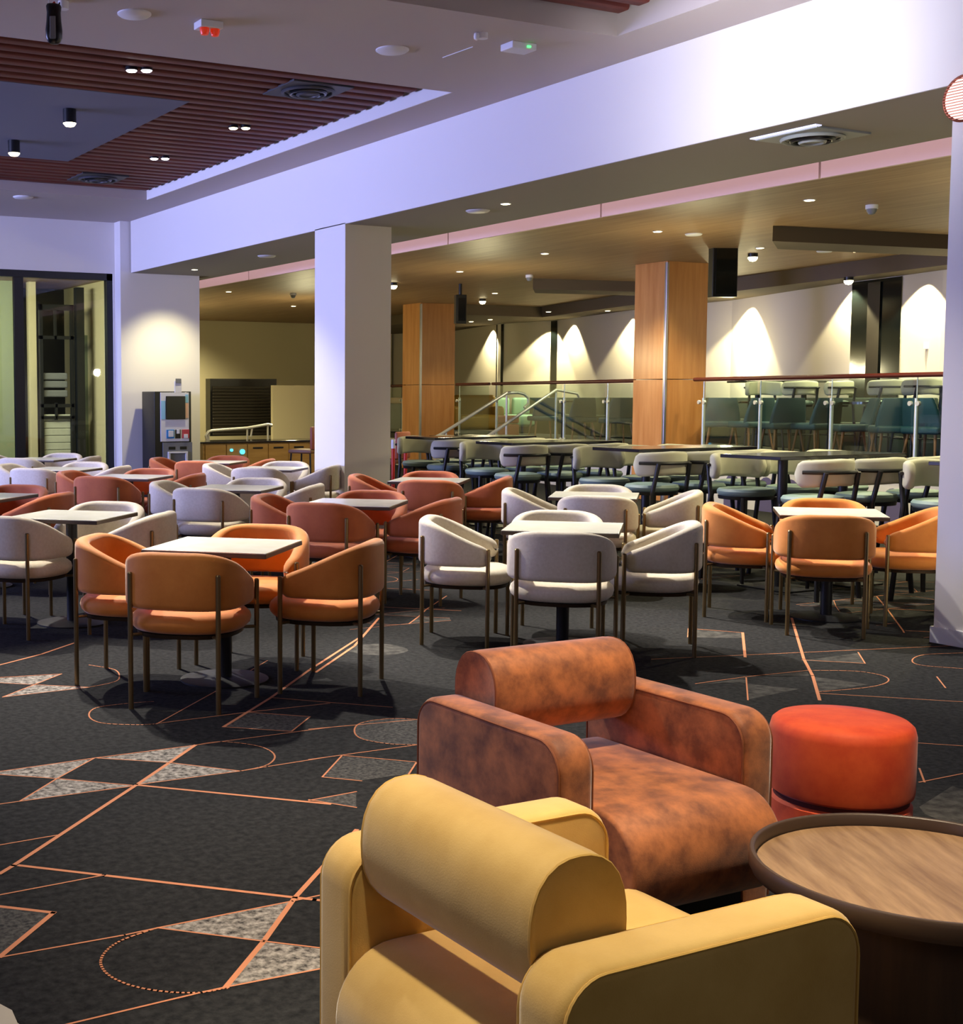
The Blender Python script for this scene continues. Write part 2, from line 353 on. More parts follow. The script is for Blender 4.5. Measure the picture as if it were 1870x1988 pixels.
# ---- hall ceiling with two slatted recesses
mb = MB()
def slab(x0, x1, y0, y1, z0, z1): mb.box(x0, x1, y0, y1, z0, z1)
RX = 6.70
slab(-5, X0+.02, 7.73, 9.70, ZC, ZC+.30); slab(-5, X0+.02, 16.73, 19.6, ZC, ZC+.30)
slab(RX, X0+.02, 9.70, 16.73, ZC, ZC+.30); slab(RX+.03, X0+.02, -3, 7.73, ZC, ZC+.55); slab(-5, RX+.03, -3, .6, ZC, ZC+.55)
slab(-5, RX, 9.70, 16.73, ZC+.29, ZC+.34); slab(-5, RX+.1, .6, 7.73, ZC+.5, ZC+.55)
slab(-5, RX+.03, 7.68, 7.73, ZC, ZC+.5)
struct(mb.build('ceiling', 'ceiling_paint', smooth=0))
mb = MB(); mb.box(RX-.012, RX, 9.70, 16.73, ZC, ZC+.29); struct(mb.build('trim_5', 'lit_face_paint', smooth=0))  # recess side painted paler than the ceiling, its light put into the colour
mb = MB(); mb.box(-5, RX, 9.72, 16.71, ZC+.27, ZC+.285); mb.box(-5, RX, .65, 7.66, ZC+.47, ZC+.485); struct(mb.build('trim_1', 'void_dark', smooth=0))
def slats(y0, y1, z, n, x1, label):
    p = (y1-y0)/n; t = thing('slatted_ceiling_panel', label, 'ceiling panel', (1, y0, z))
    for k in range(n):
        b = MB(); ya = k*p+.02; pr = rrect(.13, .075, .02, 3)
        b.prism([(-6, ya+.065+u, v+.0375) for u, v in pr], (x1-1+6, 0, 0)); b.build('slat', 'slat_wood', t, 30)
slats(9.72, 16.71, ZC+.105, 33, 6.64, 'red-brown timber slats in the far ceiling recess around the grey panel')
slats(1.2, 7.66, ZC+.13, 31, 6.66, 'red-brown timber slats in the near ceiling recess at the top of the photo')
# grey panel under the far slats
gz = ZC+.10; q = [onz(372, 198, gz), onz(130, 313.5, gz)]
gx = (q[0].x+q[1].x)/2
mb = MB(); mb.box(-4.5, gx, q[0].y, q[1].y, gz, gz+.06, .004)
tag(mb.build('ceiling_raft', 'grey_panel', smooth=0), 'flat blue-grey raft hung inside the far slatted ceiling recess', 'ceiling panel')

# ---- beam, columns, far wall
mb = MB(); mb.box(X0, X0+1.35, -3, 18.84, ZB, ZC+.3); struct(mb.build('wall_right', 'beam_paint', smooth=0))   # deep beam over the openings
mb = MB(); mb.box(X0, X0+.58, 12.51, 13.18, 0, ZB+.01); struct(mb.build('wall_column_middle', 'beam_paint', smooth=0))
mb = MB(); mb.box(X0, X0+.62, 3.2, 5.35, 0, ZB+.01); struct(mb.build('wall_column_near', 'beam_paint', smooth=0))
mb = MB()
mb.box(X0-.016, X0+.636, 3.2, 5.366, 0, .10, .004); struct(mb.build('baseboard_right', 'plastic_white', smooth=0))
mb = MB(); mb.box(7.12, 8.40, 18.88, 19.6, 0, ZC+.1); struct(mb.build('wall_pier', 'beam_paint', smooth=0))
# window wall
yW = 19.12; zt = ony(0, 522, yW).z; xr = 7.09
mb = MB(); mb.box(-5, 7.13, yW, yW+.3, zt, ZC+.1); mb.box(xr, 7.13, yW, yW+.3, 0, zt); mb.box(-5, -2, yW, yW+.3, 0, zt); struct(mb.build('wall_back', 'beam_paint', smooth=0))
w = struct(thing('window_1', None, None, (-2, yW, 0))); del_keys = [k for k in ('label', 'category') if k in w]
mb = MB(); L = xr+2
mb.box(0, L, .02, .14, zt-.10, zt); mb.box(0, L, .02, .14, 0, .08); mb.box(L-.09, L, .02, .14, 0, zt)
for px_ in (40,):
    xx = ony(px_, 700, yW).x+2; mb.box(xx-.07, xx+.07, .04, .12, 0, zt)
mb.build('window_frame', 'black_frame', w, 0)
mb = MB(); mb.box(0, L-.05, .075, .085, .05, zt-.05); mb.build('pane', 'glass_window', w, 0)
# night terrace beyond the window
mb = MB(); mb.box(-3, 8.0, 24.2, 24.35, 0, 3.6); struct(mb.build('wall_terrace', 'tv_black', smooth=0))
mb = MB(); mb.box(-3, 8.0, 19.5, 24.2, 3.5, 3.6); struct(mb.build('ceiling_terrace', 'wood_ceiling', smooth=0))
mb = MB(); mb.box(8.0, 8.1, 19.65, 24.3, 0, 3.6); struct(mb.build('wall_terrace_side', 'wall_warm', smooth=0))
def yb(x0, x1, y0, y1, Y): a = ony(x0, y0, Y); b = ony(x1, y1, Y); return a.x, b.x, b.z, a.z
for (x0, x1, lab) in ((-30, 36, 'pale wall panel beyond the left window, cut by the photo edge'), (51, 69, 'narrow brightly lit pier beyond the left window')):
    xa, xb, za, zb = yb(x0, x1, 600, 990, 23.0); mb = MB(); mb.box(xa, xb, 22.8, 23.0, 0, 3.5)
    tag(mb.build('wall_panel', 'wall_warm' if x0 > 0 else 'curtain', smooth=0), lab, 'panel')
xa, xb, za, zb = yb(76, 146, 600, 860, 22.5)
t = thing('gate', 'black steel gate frame with pale slatted infill beyond the left window', 'gate', (xa, 22.5, 0))
mb = MB()
for a, b, c_, d in ((0, .06, 0, 3.1), (xb-xa-.06, xb-xa, 0, 3.1), (0, xb-xa, 2.5, 2.56), (0, xb-xa, 3.0, 3.1), (0, xb-xa, 1.32, 1.38), (0, xb-xa, 1.12, 1.17), (.27, .31, 1.1, 1.4), (.27, .31, 2.5, 3.0)): mb.box(a, b, 0, .06, c_, d)
mb.build('gate_frame', 'black_frame', t, 0)
for i in range(9): mb = MB(); mb.box(.06, xb-xa-.06, .05, .07, .08+i*.125, .20+i*.125, .012); mb.build('slat', 'white_slat', t, 0)
for i, z in enumerate((1.5, 1.66, 1.8)): mb = MB(); mb.box(.06, xb-xa-.1, .06, .1, z, z+.12, .02); mb.build('folded_blind', 'plastic_grey', t, 0)
mb = MB(); mb.box(xb+.25, xb+1.0, 22.9, 22.96, .1, 2.6)
tag(mb.build('curtain', 'curtain', smooth=0), 'pale green-grey blind beyond the left window, right of the gate', 'curtain')
mb = MB(); mb.box(xb+.02, xb+.16, 22.4, 22.55, 0, 3.4); tag(mb.build('steel_post', 'black_frame', smooth=0), 'black steel post beyond the left window beside the slatted gate', 'post')
area('terrace_light', (4.5, 21.0, 3.4), (5.5, 23, .5), 3, 1, 480, YEL)

# ---- soffit behind the beam is the beam's own underside; cove gap, fascia, timber ceiling
XF = 9.73
mb = MB(); mb.box(X0+1.35, 8.95, -3, 34, ZB+.10, ZB+.14); mb.box(8.9, 18, -3, 34, ZC-.1, ZC-.05); struct(mb.build('ceiling_void', 'void_dark', smooth=0))
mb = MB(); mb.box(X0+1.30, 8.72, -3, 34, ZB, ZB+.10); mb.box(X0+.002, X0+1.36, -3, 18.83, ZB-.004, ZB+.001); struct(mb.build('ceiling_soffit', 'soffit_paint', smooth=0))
mb = MB(); ys = [-3+i*2.86 for i in range(13)]
for a, b in zip(ys, ys[1:]): mb.box(XF, XF+.04, a+.012, b-.012, ZW-.005, ZW+.165)
struct(mb.build('trim_2', 'fascia_pink', smooth=0))
mb = MB(); mb.box(XF+.01, XF+.5, -3, 34, ZW+.15, ZW+.19); mb.box(XF+.04, 26, -3, 34, ZW, ZW+.05); struct(mb.build('ceiling_timber', 'wood_ceiling', smooth=0))
area('cove_light', (8.95, 11, 3.62), (9.8, 11, 3.5), 24, .08, 52, (1, .70, .78))
bpy.data.objects['cove_light'].rotation_euler = (0, R(-90), 0)
bpy.data.objects['cove_light'].data.size = .08; bpy.data.objects['cove_light'].data.size_y = 24
# far lower ceiling over the raised lounge, its downstand and the curved wall
CE = [(1990, 497), (1832, 515), (1651, 538), (1422, 566), (1228, 592), (1052, 616), (901, 611), (700, 640)]
WE = [(2050, 500), (1832, 524), (1752, 535), (1655, 547), (1422, 583), (1228, 602), (1080, 622), (968, 629), (884, 642), (700, 652)]
cp = [onz(x, y, 3.2) for x, y in CE]; wp = [onz(x, y, 3.2) for x, y in WE]
mb = MB()
for a, b in zip(cp, cp[1:]):
    mb.quad((a.x, a.y, 3.2), (b.x, b.y, 3.2), (b.x, b.y, ZW), (a.x, a.y, ZW))
far = [p+Vector((p.x, p.y, 0)).normalized()*16 for p in cp]
for a, b, c_, d in zip(cp, cp[1:], far, far[1:]): mb.quad((a.x, a.y, 3.2), (b.x, b.y, 3.2), (d.x, d.y, 3.2), (c_.x, c_.y, 3.2))
struct(mb.build('ceiling_lounge', 'bulkhead', smooth=0))
mb = MB()
for a, b in zip(wp, wp[1:]):
    n = Vector((a.x+b.x, a.y+b.y, 0)).normalized()*.2
    mb.prism([(a.x, a.y, 0), (b.x, b.y, 0), (b.x+n.x, b.y+n.y, 0), (a.x+n.x, a.y+n.y, 0)], (0, 0, 3.3))
struct(mb.build('wall_lounge', 'wall_beige', smooth=0))
def wallpt(x):  # point on the lounge wall in image column x
    for (xa, ya), (xb_, yb_) in zip(WE, WE[1:]):
        if xb_ <= x <= xa: t = (x-xa)/(xb_-xa); return onz(x, ya+(yb_-ya)*t, 3.2)
def wallwin(n, x0, x1, frame=False):
    a = wallpt(x0); b = wallpt(x1); d = Vector((a.x+b.x, a.y+b.y, 0)).normalized()*-.03
    w = struct(bpy.data.objects.new('window_%d' % n, None)); COL.objects.link(w)
    mb = MB(); mb.prism([(a.x, a.y, ZF), (b.x, b.y, ZF), (b.x+d.x, b.y+d.y, ZF), (a.x+d.x, a.y+d.y, ZF)], (0, 0, 3.19-ZF)); mb.build('pane', 'dark_window', w, 0)
    if frame:
        p = a.lerp(b, .33); q_ = a.lerp(b, .58); d2 = d*2.2
        mb = MB(); mb.prism([(p.x, p.y, ZF), (q_.x, q_.y, ZF), (q_.x+d2.x, q_.y+d2.y, ZF), (p.x+d2.x, p.y+d2.y, ZF)], (0, 0, 3.15-ZF)); mb.build('mullion', 'shutter', w, 0)
wallwin(2, 1655, 1752, True); wallwin(3, 1070, 1082); wallwin(4, 964, 978); wallwin(5, 750, 762)
# two dark bulkheads added in place of dark recesses in the timber ceiling
for pts in ([(1500, 468), (1900, 486)], [(1035, 561), (1260, 567)]):
    a, b = [onz(x, y, ZW-.17) for x, y in pts]; n = Vector((a.x+b.x, a.y+b.y, 0)).normalized()*.9
    mb = MB(); mb.prism([(a.x, a.y, ZW-.17), (b.x, b.y, ZW-.17), (b.x+n.x, b.y+n.y, ZW-.17), (a.x+n.x, a.y+n.y, ZW-.17)], (0, 0, .18)); struct(mb.build('trim_3', 'bulkhead', smooth=0))
# raised floor and its front wall with the painted arches
BA, BB = Vector((12.0, 3.0, 0)), Vector((17.2, 32.5, 0)); bd = (BB-BA).normalized(); bn = Vector((bd.y, -bd.x, 0))
def bal(px_):  # balustrade line point for an image column
    d = ray(px_, 771); h = Vector((d.x, d.y, 0)); den = h.x*bd.y-h.y*bd.x; k = (BA.x*bd.y-BA.y*bd.x)/den; return Vector((h.x*k, h.y*k, 0))
mb = MB(); mb.prism([BA, BB, BB+bn*22, BA+bn*22], (0, 0, ZF)); struct(mb.build('floor_raised', ['carpet', ], smooth=0))
mb = MB(); mb.prism([BA-bn*.02, BB-bn*.02, BB, BA], (0, 0, ZF-.08)); struct(mb.build('wall_platform', 'mural_white', smooth=0))
mb = MB(); mb.prism([BA-bn*.05+Vector((0, 0, ZF-.08)), BB-bn*.05+Vector((0, 0, ZF-.08)), BB+bn*.12+Vector((0, 0, ZF-.08)), BA+bn*.12+Vector((0, 0, ZF-.08))], (0, 0, .10)); struct(mb.build('trim_4', 'black_frame', smooth=0))
for x, w_ in ((1430, 'leftmost'), (1497, 'second from the left'), (1545, 'middle'), (1618, 'second from the right'), (1745, 'rightmost')):
    p = bal(x)-bn*.03; P = []
    for i in range(11): a = PI*i/10; P.append(p+bd*(.17*math.cos(a))+Vector((0, 0, .25+.2*math.sin(a))))
    P = [p+bd*.17]+P+[p-bd*.17]
    mb = MB(); mb.prism(P, -bn*.01); tag(mb.build('painted_arch', 'mural_purple', smooth=0), 'purple painted arch on the pale platform wall, '+w_, 'wall decoration', 'painted arches on the platform wall')
# banquette along the curved wall
t = thing('banquette', 'long dark green banquette against the curved lounge wall behind the glass', 'banquette', (wallpt(1440).x, wallpt(1440).y, ZF))
org = Vector((wallpt(1440).x, wallpt(1440).y, 0)); bx = [1990, 1832, 1770, 1640, 1540, 1422, 1330, 1228, 1150, 1082, 1000]
for a_, b_ in zip(bx, bx[1:]):
    a, b = wallpt(a_), wallpt(b_); d = Vector((a.x+b.x, a.y+b.y, 0)).normalized(); a = Vector((a.x, a.y, 0))-org; b = Vector((b.x, b.y, 0))-org; g_ = (b-a).normalized()*.01
    mb = MB(); mb.prism([a+g_-d*.16, b-g_-d*.16, b-g_-d*.04, a+g_-d*.04], (0, 0, .80), .02, 2); mb.build('back_panel', 'green_fabric', t)
    mb = MB(); mb.prism([a+g_-d*.62, b-g_-d*.62, b-g_-d*.16, a+g_-d*.16], (0, 0, .44), .03, 2); mb.build('seat_panel', 'green_fabric', t)
# timber clad pillars
def pillar(px_, label, w_, l_):
    p = bal(px_)-bn*.32
    h = ray(px_, 771); s_ = ((bal(px_).x-.40)/h.x); p = Vector((h.x*s_, h.y*s_, 0))
    t = thing('timber_pillar', label, 'pillar', p)
    for z0, z1 in ((0, 1.74), (1.75, ZW)):
        mb = MB(); mb.box(.012, w_, .012, l_, z0, z1, .004); mb.build('cladding_panel', 'pillar_wood', t, 0)
    mb = MB(); mb.box(-.012, .03, -.012, .03, 0, ZW-.02, .004); mb.build('corner_trim', 'metal_trim', t, 0)
    return p
P2 = pillar(1290, 'nearer orange timber-clad pillar between the two glass balustrades', .80, .66)
P1 = pillar(816, 'further orange timber-clad pillar beside the stair handrails', .86, .70)

# ---- bar servery beyond the far opening
yS = 31.0
mb = MB(); mb.box(7.0, 19.5, yS, yS+.2, 0, ZW); struct(mb.build('wall_servery', 'wall_warm', smooth=0))
mb = MB(); mb.box(8.2, 8.4, 19.6, yS, 0, ZW); struct(mb.build('wall_servery_left', 'wall_warm', smooth=0))
D = 27
def fy(x, y, Y): return ony(x, y, Y)
a = fy(408, 735, 28.0); b = fy(537, 742, 28.0)
t = thing('roller_shutter', 'closed dark roller shutter behind the servery counter', 'shutter', (a.x, 28, .0))
mb = MB(); mb.box(0, b.x-a.x, 0, .25, .6, a.z-.0); mb.build('housing', 'tv_black', t, 0)
mb = MB(); n = 16
for i in range(n): z = .62+i*(a.z-.78)/n; mb.box(.05, b.x-a.x-.12, -.03, 0, z, z+(a.z-.78)/n-.012, .008)
mb.build('curtain_slats', 'shutter', t, 0)
a = fy(530, 748, 26.0); b = fy(640, 748, 26.0)
mb = MB(); mb.box(a.x, b.x, 26, 26.1, 0, a.z); tag(mb.build('screen_wall', 'wall_warm', smooth=0), 'low plain screen wall right of the roller shutter', 'partition')
yC = 21.6; a = fy(396, 858, yC); b = fy(604, 853, yC); zc = a.z
t = thing('servery_counter', 'low timber servery counter with black top in the far left opening', 'counter', (a.x-.1, yC, 0)); W = b.x-a.x+.6
mb = MB(); mb.box(0, W, 0, .9, zc-.03, zc, .01); mb.build('worktop', 'black_top', t, 0)
mb = MB(); mb.box(.1, W, .05, .85, 0, zc-.03); mb.build('cabinet', 'counter_wood', t, 0)
for i in range(5):
    f = MB(); x_ = .14+i*.42; f.box(x_, x_+.40, .03, .05, zc-.42, zc-.06, .004); d = f.build('drawer', 'counter_wood', t, 0)
    if i > 1: f = MB(); f.box(x_+.10, x_+.30, .02, .032, zc-.14, zc-.11, .004); f.build('handle', 'tv_black', d, 0)
for px_, z_ in ((450, 874), (471, 877)):
    p = fy(px_, z_, yC+.01); mb = MB(); mb.cyl((p.x-a.x+.1, .0, p.z), (p.x-a.x+.1, .03, p.z), .045 if px_ > 460 else .025, seg=20); mb.build('indicator_light', 'glow_blue', t)
mb = MB(); pts = [fy(404, 862, 23), fy(400, 846, 23), fy(405, 838, 23), fy(412, 836, 23), fy(480, 831, 23), fy(520, 824, 23), fy(528, 826, 23)]
mb.tube(pts, .03, 8)
for q_ in (pts[2], pts[4], pts[5]): mb.cyl(q_, (q_.x, q_.y, 0), .02, seg=8)
mb.tube([fy(487, 848, 23), fy(490, 830, 23), fy(496, 827, 23)], .02, 8); tag(mb.build('ramp_handrail', 'steel'), 'long steel handrail rising above the servery counter', 'handrail')

# ================================================================== FURNITURE
# ---- tub chair
def shell_ring(t):
    "one cross-section of the wrap-around back at t in [-1, 1]"
    th = -PI/2+t*R(128); n = 3.0; a, b_ = .262, .246
    ct, st = math.cos(th), math.sin(th); q_ = (abs(ct)**n+abs(st)**n)**(-1/n)
    c_ = Vector((a*ct*q_, b_*st*q_+.035, 0))
    nx, ny = (abs(c_.x)/a)**(n-1)*math.copysign(1, c_.x)/a, (abs(c_.y-.035)/b_)**(n-1)*math.copysign(1, c_.y-.035)/b_
    N = Vector((nx, ny, 0)).normalized()
    k = min(max((c_.y+.205)/.40, 0), 1); k = k*k*(3-2*k)*.25+k*.75
    zt_ = .765-.165*k; zb_ = .487; e = max(0, (abs(t)-.90)/.10); s_ = math.sqrt(max(0, 1-e*e)) if e < 1 else 0
    h_ = (zt_-zb_); sh = .045*(1-s_); w_ = .076*(.45+.55*s_)
    prof = rrect(w_, h_-2*sh, min(.032, w_*.45), 4)
    zc_ = (zt_+zb_)/2
    return [c_+N*u+Vector((0, 0, zc_+v)) for u, v in prof]
def make_chair(label, fabric):
    t = thing('tub_chair', label, 'chair')
    mb = MB(); n = 56; mb.loft([shell_ring(-1+2*i/n) for i in range(n+1)]); mb.build('backrest', fabric, t, 60)
    mb = MB(); pr = [(0.001, .368), (.235, .368), (.262, .375), (.282, .395), (.288, .418), (.282, .44), (.262, .458), (.23, .467), (.10, .472), (.001, .473)]
    mb.lathe(pr, (0, .045), 40, 2.5, 1.0, .97); mb.build('seat', fabric, t, 60)
    mb = MB(); mb.lathe([(.001, .35), (.25, .35), (.252, .368), (.001, .368)], (0, .04), 32, 2.6); mb.build('seat_frame', 'bronze_dark', t)
    for sx, y, top in ((-.222, -.205, .665), (.222, -.205, .665), (-.292, .195, .60), (.292, .195, .60)):
        mb = MB(); mb.cyl((sx, y, 0), (sx, y, top-.006), .0125, seg=14); mb.cyl((sx, y, top-.006), (sx, y, top), .0125, .008, seg=14)
        mb.cyl((sx, y, .36), (sx*.8, y*.8+.01, .36), .008, seg=8); mb.build('leg', 'bronze', t)
    return t
def make_table(label):
    t = thing('square_table', label, 'table')
    mb = MB(); mb.box(-.335, .335, -.335, .335, .694, .717, .003); mb.mi = 1; mb.box(-.333, .333, -.333, .333, .7165, .722, .002); mb.build('tabletop', ['table_edge', 'marble'], t, 0)
    mb = MB(); mb.cyl((0, 0, .02), (0, 0, .694), .038, seg=24); mb.build('pedestal', 'black_metal', t)
    mb = MB(); mb.lathe([(.001, 0), (.235, 0), (.235, .008), (.20, .016), (.05, .022), (.001, .022)], seg=40); mb.build('base', 'black_metal', t)
    mb = MB(); mb.box(-.16, .16, -.03, .03, .68, .694); mb.box(-.03, .03, -.16, .16, .68, .694); mb.build('bracket', 'black_metal', t, 0)
    return t
CN = {'orange_velvet': 'orange', 'orange_velvet_dim': 'dim orange', 'cream_fabric': 'cream'}
TD = {  # table: x, y, fabric, how to find it
 'T1': (2.97, 6.37, 'orange_velvet', 'the front left table'),
 'T3': (5.20, 6.32, 'cream_fabric', 'the front middle table'),
 'T4': (7.45, 6.30, 'orange_velvet', 'the front right table'),
 'T2': (2.83, 8.46, 'cream_fabric', 'the left-edge second-row table'),
 'T6': (5.03, 8.50, 'orange_velvet_dim', 'the middle second-row table'),
 'T5': (7.10, 8.26, 'cream_fabric', 'the right second-row table'),
 'T13': (2.75, 10.45, 'orange_velvet_dim', 'the left-edge third-row table'),
 'T8': (4.95, 10.38, 'cream_fabric', 'the middle third-row table'),
 'T7': (7.03, 10.50, 'orange_velvet_dim', 'the right third-row table'),
 'T9': (4.72, 12.32, 'orange_velvet_dim', 'the middle fourth-row table'),
 'T12': (6.65, 13.05, 'cream_fabric', 'the table left of the column foot'),
 'T10': (4.58, 14.0, 'cream_fabric', 'the table second from the window'),
 'T11': (6.69, 14.68, 'orange_velvet_dim', 'the table facing the kiosk'),
 'T14': (5.10, 16.4, 'cream_fabric', 'the table nearest the window')}
CH = {"T1_near":[2.586,5.966,47.0],"T1_left":[2.525,6.637,-40.0],"T1_right":[3.418,5.992,134.3],"T1_far":[3.338,6.735,-133.2],"T3_near":[4.836,5.897,45.3],"T3_left":[4.754,6.755,-41.5],"T3_right":[5.618,5.966,138.5],"T3_far":[5.456,6.698,-131.0],
"T4_near":[6.975,5.927,46.0],"T4_left":[7.034,6.685,-49.5],"T4_right":[7.842,5.954,137.3],"T4_far":[7.793,6.625,-134.0],"T2_near":[2.42,8.27,34.9],"T2_left":[2.30,8.86,-43.0],"T2_right":[3.12,8.06,137],"T2_far":[3.139,8.755,-133.5],
"T6_near":[4.675,8.256,36.5],"T6_left":[4.667,8.9,-44.9],"T6_right":[5.462,8.213,125.6],"T6_far":[5.371,8.866,-133.0],"T5_near":[6.82,7.90,44.7],"T5_left":[6.728,8.559,-42.1],"T5_right":[7.592,7.941,137.2],"T5_far":[7.402,8.583,-133.8],
"T13_near":[2.409,10.084,47.0],"T13_left":[2.384,10.791,-43.0],"T13_right":[3.059,10.108,135.3],"T13_far":[3.091,10.816,-133.0],"T8_near":[4.576,10.066,38.5],"T8_left":[4.606,10.775,-44.4],"T8_right":[5.316,10.039,137.0],"T8_far":[5.293,10.744,-133.1],
"T7_near":[6.773,10.101,48.3],"T7_left":[6.692,10.815,-42.2],"T7_right":[7.396,10.159,137.0],"T7_far":[7.279,10.882,-131.1],"T9_near":[4.43,12.04,44.4],"T9_left":[4.42,12.70,-44.4],"T9_right":[5.066,11.959,137.0],"T9_far":[5.041,12.70,-133.0],
"T12_near":[6.34,12.68,46.5],"T12_left":[6.33,13.39,-42.3],"T12_right":[7.03,12.72,137.2],"T12_far":[6.991,13.416,-133.0],"T10_near":[4.27,13.69,40.0],"T10_left":[4.28,14.36,-42.8],"T10_right":[4.946,13.659,137.0],"T10_far":[4.921,14.366,-133.0],
"T11_near":[6.40,14.33,47.0],"T11_left":[6.324,15.021,-43.0],"T11_right":[7.056,14.339,137.0],"T11_far":[7.031,15.046,-133.0],"T14_near":[4.759,16.034,47.0],"T14_left":[4.734,16.741,-43.0],"T14_right":[5.466,16.059,137.0],"T14_far":[5.441,16.766,-133.0]}
SIDE = {'near': 'on the camera side of', 'left': 'on the left of', 'right': 'on the right of', 'far': 'on the far side of'}
protos = {}; tproto = None
for k, (x, y, fab, desc) in TD.items():
    lab = 'square pale-topped pedestal table ringed by %s chairs, %s' % (CN[fab], desc)
    if tproto is None: tproto = make_table(lab); o = tproto; o.location = (x, y, 0); o.rotation_euler = (0, 0, R(46)); o['group'] = 'square dining tables'
    else: o = dup(tproto, (x, y, 0), R(46), lab)
    for s, w_ in SIDE.items():
        cx_, cy_, h = CH[k+'_'+s]; dv = Vector((cx_-x, cy_-y)); dl = max(dv.length, .52 if y > 9 else 0); cx_, cy_ = x+dv.x/dv.length*dl, y+dv.y/dv.length*dl; lab = '%s tub chair %s %s' % (CN[fab], w_, desc); rz = R(h-90)
        if fab not in protos: o = protos[fab] = make_chair(lab, fab); o.location = (cx_, cy_, 0); o.rotation_euler = (0, 0, rz); o['group'] = CN[fab]+' tub chairs around the square tables'
        else: dup(protos[fab], (cx_, cy_, 0), rz, lab)

# ---- lounge armchairs
def make_armchair(name, label, fab, pip, loc, rz):
    "faces local +x"
    t = thing(name, label, 'armchair', loc, rz)
    for s in (-1, 1):
        y0 = .27 if s > 0 else -.39
        P = []
        for cx_, cz_, r_, a0 in ((.34-.085, .60-.085, .085, 0), (-.34+.085, .60-.085, .085, 90)):
            for i in range(9): a = R(a0+90*i/8); P.append((cx_+r_*math.cos(a), y0, cz_+r_*math.sin(a)))
        P += [(-.34, y0, .03), (.34, y0, .03)]
        mb = MB(); mb.prism(P, (0, .12, 0), .024, 4); o = mb.build('armrest', fab, t, 50)
        for yy in (y0+.003, y0+.117):
            pp = [(x_*.975, yy, .03+(z_-.03)*.982) for x_, _, z_ in P[:18]]; pp = [(.3315, yy, .06)]+pp+[(-.3315, yy, .06)]
            mb = MB(); mb.tube(pp, .0035, 6); mb.build('piping', pip, o)
    # bolster
    mb = MB(); rings = []; N_ = 28
    for y_, k in ((-.262, .80), (-.2685, .90), (-.2695, .955), (-.262, .985), (-.24, 1), (.24, 1), (.262, .985), (.2695, .955), (.2685, .90), (.262, .80)):
        ring = []
        for i in range(N_):
            a = 2*PI*i/N_; n = 2.35; c_, s_ = math.cos(a), math.sin(a); q_ = (abs(c_)**n+abs(s_)**n)**(-1/n)
            ring.append((-.205+.105*k*c_*q_, y_, .612+.128*k*s_*q_))
        rings.append(ring)
    rings.sort(key=lambda r: 0); 
    order = rings
    mb.loft(order); o = mb.build('bolster', fab, t, 55)
    for yy in (-.2665, .2665):
        pts = []
        for i in range(N_):
            a = 2*PI*i/N_; n = 2.35; c_, s_ = math.cos(a), math.sin(a); q_ = (abs(c_)**n+abs(s_)**n)**(-1/n); pts.append((-.205+.1015*c_*q_, yy, .612+.1235*s_*q_))
        mb = MB(); mb.tube(pts, .0035, 6, closed=True); mb.build('piping', pip, o)
    # seat: long rounded pad
    mb = MB(); pr = rrect(.86, .29, .135, 9); mb.prism([(.06+u, -.268, .262+v) for u, v in pr], (0, .536, 0), .012, 2); mb.build('seat', fab, t, 50)
    mb = MB(); mb.box(-.26, .36, -.25, .25, .0, .12); mb.build('plinth', 'tv_black', t, 0)
    return t
make_armchair('armchair', 'mustard yellow velvet armchair with a bolster back in the foreground', 'yellow_velvet', 'yellow_piping', (1.65, 1.97, 0), 0)
make_armchair('armchair', 'mottled rust-brown suede armchair with a bolster back beside the ottoman', 'brown_velvet', 'brown_piping', (2.61, 3.04, 0), R(-90))
# ottoman
t = thing('ottoman', 'round orange-red velvet ottoman beside the brown armchair', 'ottoman', (3.80, 3.13, 0))
mb = MB(); mb.lathe([(.001, .0), (.215, .0), (.228, .012), (.228, .115), (.218, .125), (.001, .125)], seg=56); mb.build('base', 'red_velvet', t)
mb = MB(); mb.cyl((0, 0, .123), (0, 0, .142), .218, seg=48); mb.build('seam_band', 'red_dark', t)
mb = MB(); mb.lathe([(.001, .14), (.215, .14), (.232, .152), (.235, .17), (.235, .355), (.228, .382), (.212, .396), (.12, .405), (.001, .407)], seg=56); mb.build('cushion', 'red_velvet', t)
# coffee table
t = thing('coffee_table', 'round wooden tray-top coffee table cut by the right edge', 'coffee table', (2.80, 2.07, 0))
mb = MB(); mb.lathe([(.001, .35), (.37, .35), (.37, .357), (.001, .357)], seg=72); mb.build('tray', 'oak_tray', t)
mb = MB(); RR_ = .388
prof = [(RR_-.014, .352), (RR_-.014, .384), (RR_-.010, .388), (RR_-.003, .388), (RR_, .384), (RR_+.001, .352), (RR_-.006, .338), (RR_-.03, .334), (RR_-.06, .338), (RR_-.06, .350)]
rings = []
for k in range(72):
    a = 2*PI*k/72; rings.append([(r_*math.cos(a), r_*math.sin(a), z_) for r_, z_ in prof])
mb.loft(rings, closed=True); mb.build('rim', 'tray_rim', t, 50)
mb = MB(); mb.lathe([(.001, 0), (.285, 0), (.285, .336), (.001, .336)], seg=56); mb.build('drum_base', 'oak_dark', t)

